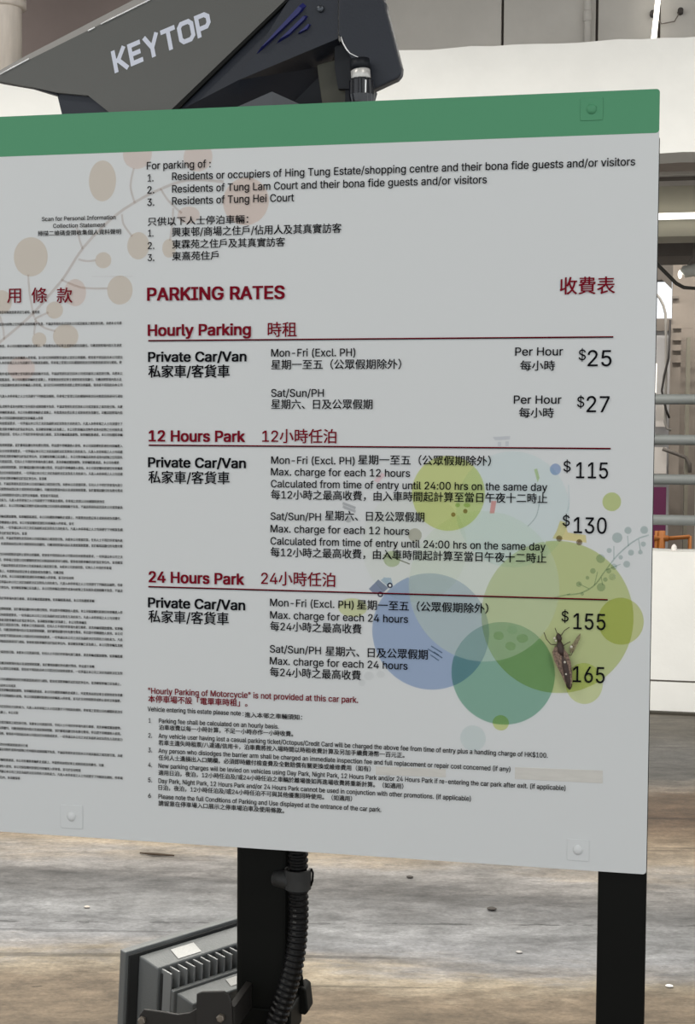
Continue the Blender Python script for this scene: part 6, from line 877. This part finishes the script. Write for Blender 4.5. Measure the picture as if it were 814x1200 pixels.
# bold squared lettering on the cover, laid along its own slope
o0 = P3(134.5, 86, YH - .0003); e1 = P3(249, 38, YH - .0003)
ux = (e1 - o0).normalized(); L_ = (e1 - o0).length
up_ = (P3(145, 50, YH - .0003) - P3(150.5, 79, YH - .0003)).normalized()
def stroke(pts, w, closed=False):                    # uniform-width ribbon quads with mitred joints
    n = len(pts); A = []; Bq = []
    for i in range(n):
        p = Vector(pts[i])
        if closed: a = Vector(pts[i-1]); b = Vector(pts[(i+1) % n])
        else: a = Vector(pts[max(i-1, 0)]); b = Vector(pts[min(i+1, n-1)])
        d1 = (p - a).normalized() if (p - a).length > 1e-9 else (b - p).normalized()
        d2 = (b - p).normalized() if (b - p).length > 1e-9 else d1
        m1 = Vector((-d1.y, d1.x)); m2 = Vector((-d2.y, d2.x)); mm = (m1 + m2).normalized(); k = w / 2 / max(.4, mm.dot(m1))
        A.append(p + mm * k); Bq.append(p - mm * k)
    Q = []
    for i in range(n if closed else n - 1):
        j = (i + 1) % n; Q.append([A[i], A[j], Bq[j], Bq[i]])
    return Q
W = .205
def ltr(ch):
    h = 1.0; t = W / 2
    if ch == 'K': return .78, stroke([(t, 0), (t, h)], W) + stroke([(.70, h), (.30, .50), (.72, 0)], W) + stroke([(.1, .5), (.34, .5)], W)
    if ch == 'E': return .74, stroke([(.68, h - t), (t, h - t), (t, t), (.68, t)], W) + stroke([(.1, .5), (.62, .5)], W)
    if ch == 'Y': return .84, stroke([(.06, h), (.40, .42), (.74, h)], W) + stroke([(.40, .50), (.40, 0)], W)
    if ch == 'T': return .76, stroke([(0, h - t), (.76, h - t)], W) + stroke([(.38, h - .1), (.38, 0)], W)
    if ch == 'O': return .84, stroke([(t+.13, t), (.71-.13+t-.085, t), (.755, t+.14), (.755, h-t-.14), (.755-.14, h-t), (t+.13, h-t), (t, h-t-.14), (t, t+.14)], W, True)
    if ch == 'P': return .78, stroke([(t, 0), (t, h - t), (.52, h - t), (.68, h - t - .13), (.68, .50), (.55, .36), (.1, .36)], W)
word = [ltr(c) for c in 'KEYTOP']; gap = .10; tot = sum(w for w, _ in word) + gap * 5
hL = (P3(143.5, 51, YH) - P3(149.5, 78, YH)).length * .94; sxx = L_ / tot
pen = 0; slant = .0
for (w, Q), nm in zip(word, 'KEYTOP'):
    mb = MB()
    for k, q in enumerate(Q):
        mb.add([o0 + ux * ((v.x + pen) * sxx) + up_ * (v.y * hL) + Vector((0, -.00002 * k, 0)) for v in q], [(0, 1, 2, 3)])
    pen += w + gap
    mb.build('raised_letter', mat('pale blue white lettering', (205, 209, 222), .5) if nm == 'K' else bpy.data.materials['pale blue white lettering'], cover, fix=False, label='pale lettering')

# ------------------------------------------------------------------ floodlight with finned back, lower left
TLc = at(147, 1116, 1.66)
an = math.radians(34)
Uv = Vector((math.sin(an), math.cos(an), 0)); tl_ = math.radians(-4)
nh = Vector((math.cos(an), -math.sin(an), 0))
Nv = nh * math.cos(tl_) + Vector((0, 0, math.sin(tl_))); Vv = Uv.cross(Nv); Vv = Vv if Vv.z < 0 else -Vv
def FL(u, v, n): return TLc + Uv * u + Vv * v + Nv * n
fl = thing('floodlight', 'grey finned back of a floodlight bracketed left of the steel pole', 'lamp', FL(.15, .17, -.01))
m_cast = mat('grey die cast aluminium', (112, 115, 115), .38, metal=.3, bump=.15, bscale=400)
m_cast2 = mat('dark grey casting', (40, 41, 41), .5, metal=.2)
def fbox(name, u0, u1, v0, v1, n0, n1, m, parent=fl, bevel=.0015, ins=0.0, label=None):
    fr = [FL(u0+ins, v0+ins, n1), FL(u1-ins, v0+ins, n1), FL(u1-ins, v1-ins, n1), FL(u0+ins, v1-ins, n1)]
    bk = [FL(u0, v0, n0), FL(u1, v0, n0), FL(u1, v1, n0), FL(u0, v1, n0)]
    return MB().hexa(fr, bk).build(name, m, parent, bevel=bevel, label=label)
LU, LV = .235, .25
fbox('front_frame', 0, LU, 0, LV, -.012, 0, m_cast)
fbox('lens', .012, LU - .012, .012, LV - .012, -.0145, -.0122, mat('frosted lens', (215, 220, 222), .2))
fbox('back_plate', .005, LU - .005, .005, LV - .005, 0, .002, m_cast2)
fbox('heat_sink_base', .020, LU - .02, .009, LV - .012, .002, .030, m_cast, ins=.010)
fbox('heat_sink_core', .034, LU - .034, .026, LV - .04, .030, .034, m_cast2)
nf = 14
m_fin = mat('bare aluminium fin', (150, 152, 152), .35, metal=.4)
for i in range(nf):
    u = .037 + i * (LU - .074) / (nf - 1)
    fbox('cooling_fin', u - .0013, u + .0013, .021, LV - .036, .030, .050, m_fin, bevel=.0005)
fbox('driver_box', .036, LU - .04, .041, LV - .04, .050, .056, m_cast, ins=.001)
fbox('driver_cover', .041, LU - .046, .045, LV - .048, .056, .078, m_cast, ins=.010)
def sticker(u0, u1, v0, v1, n, sl=0):
    return MB().hexa([FL(u0, v0, n), FL(u1, v0, n), FL(u1, v1, n + sl), FL(u0, v1, n + sl)], [FL(u0, v0, n - .0005), FL(u1, v0, n - .0005), FL(u1, v1, n + sl - .0005), FL(u0, v1, n + sl - .0005)]).build('sticker', mat('white sticker', (226, 226, 222), .5, var=.1, scale=400), fl, label='white rating sticker')

sticker(.066, .104, .0106, .0167, .0085, .017)
sticker(.118, .140, .0466, .0516, .061, .011)
def sheet(name, pts, Y, dep, m, parent=fl, **k): return poly3(name, pts, Y, dep, m, parent=parent, **k)
m_brk = mat('dark steel bracket', (44, 42, 40), .45, metal=.3)
sheet('bracket_arm', [(163, 1190), (168, 1183), (190, 1186), (208, 1189), (222, 1187), (232, 1181), (232, 1260), (163, 1260)], 1.585, .004, m_brk, bevel=.001)
sheet('bracket_tab', [(230, 1165), (236, 1162.5), (262, 1162), (268, 1166), (271, 1176), (274, 1260), (230, 1260)], 1.578, .004, m_brk, bevel=.001)
for px, py, Y in ((259, 1192, 1.578), (167, 1195, 1.585)):
    c = P3(px, py, Y); MB().tube([c + Vector((0, .01, 0)), c, c + Vector((0, -.005, 0)), c + Vector((0, -.006, 0))], [.005, .005, .005, .0035], 6).build('bolt', mat('zinc bolt', (128, 120, 110), .4, metal=.6), fl)
sheet('bracket_link', [(268, 1178), (275, 1180), (275, 1210), (268, 1210)], 1.582, .077, m_brk)
MB().box((P3(431, 1, yg).x, yg - .0152, P3(430, 112, yg).z), (P3(432.3, 1, yg).x, yg - .0125, P3(430, 97, yg).z)).build('nut_glint', m_shine, hs)  # glint on the gland nut, built as a thin white sliver

# ------------------------------------------------------------------ the dead insect stuck to the sign beside the last price
bug = thing('dead_insect', 'small dead brown insect with mottled wings stuck beside the $165 price', 'insect', at(660, 775, D - .002))
m_bug = mat('dark brown insect body', (66, 50, 44), .6, var=.4, scale=300)
m_wing = mat('mottled tan wing', (150, 124, 106), .6, scale=420, c2=(62, 48, 40))
m_pale = mat('pale insect fuzz', (206, 202, 188), .8)
YB = D - .0045
def bpt(px, py, d=0): return P3(px, py, YB + d)
def body_part(name, pts, m): MB().tube([bpt(a, b) for a, b, r in pts], [r * .00092 for a, b, r in pts], 12).build(name, m, bug, smooth=True)
body_part('head', [(653.5, 742, 1), (654, 745, 3.2), (655, 748.5, 3.6), (655.5, 752, 2)], m_bug)
body_part('thorax', [(655, 751, 2.2), (655.5, 756, 4.6), (657, 763, 5), (658.5, 768, 3.5)], m_bug)
body_part('abdomen', [(658, 767, 3.2), (661, 776, 4.6), (663.5, 787, 5), (665.5, 798, 4.6), (667, 805, 3.2), (667.4, 808, .8)], m_bug)
for nm, pts in (('wing', [(650, 757), (647, 764), (649, 774), (654, 784), (659, 794), (663, 803), (664, 790), (660, 774), (655, 760)]),
                ('wing', [(660, 760), (665, 766), (668.5, 776), (670, 788), (670, 800), (668, 806), (665, 794), (661, 778)])):
    F_ = [bpt(a, b, -.003) for a, b in pts]; MB().hexa(F_, [p + Vector((0, .0005, 0)) for p in F_]).build(nm, m_wing, bug)
F_ = [bpt(a, b, .002) for a, b in [(668, 765), (667, 758), (671, 754), (676, 746), (680, 742), (679.5, 748), (675, 758), (671, 765)]]
MB().hexa(F_, [p + Vector((0, .0005, 0)) for p in F_]).build('torn_wing', mat('torn translucent wing', (150, 142, 108), .6, scale=500, c2=(96, 84, 60)), bug)
for pts in (((653, 756), (645, 755), (640, 749), (637, 741)), ((655, 745), (652, 741), (650, 736)), ((657, 745), (661, 739), (667, 735)), ((658, 758), (664, 754), (668, 752)), ((654, 762), (648, 768), (650, 775)), ((659, 766), (669, 768), (671, 763))):
    MB().tube([bpt(*p) for p in pts], .00045, 6).build('leg', m_bug, bug, smooth=True)
for a, b, r in ((649.5, 748, 1.6), (651, 751, 1.3), (661.5, 776, 1.5), (663, 790, 1.3), (669, 758, 1.8)):
    MB().ball(bpt(a, b, -.0042), r * .0009, 8, 6).build('pale_fuzz', m_pale, bug, smooth=True)
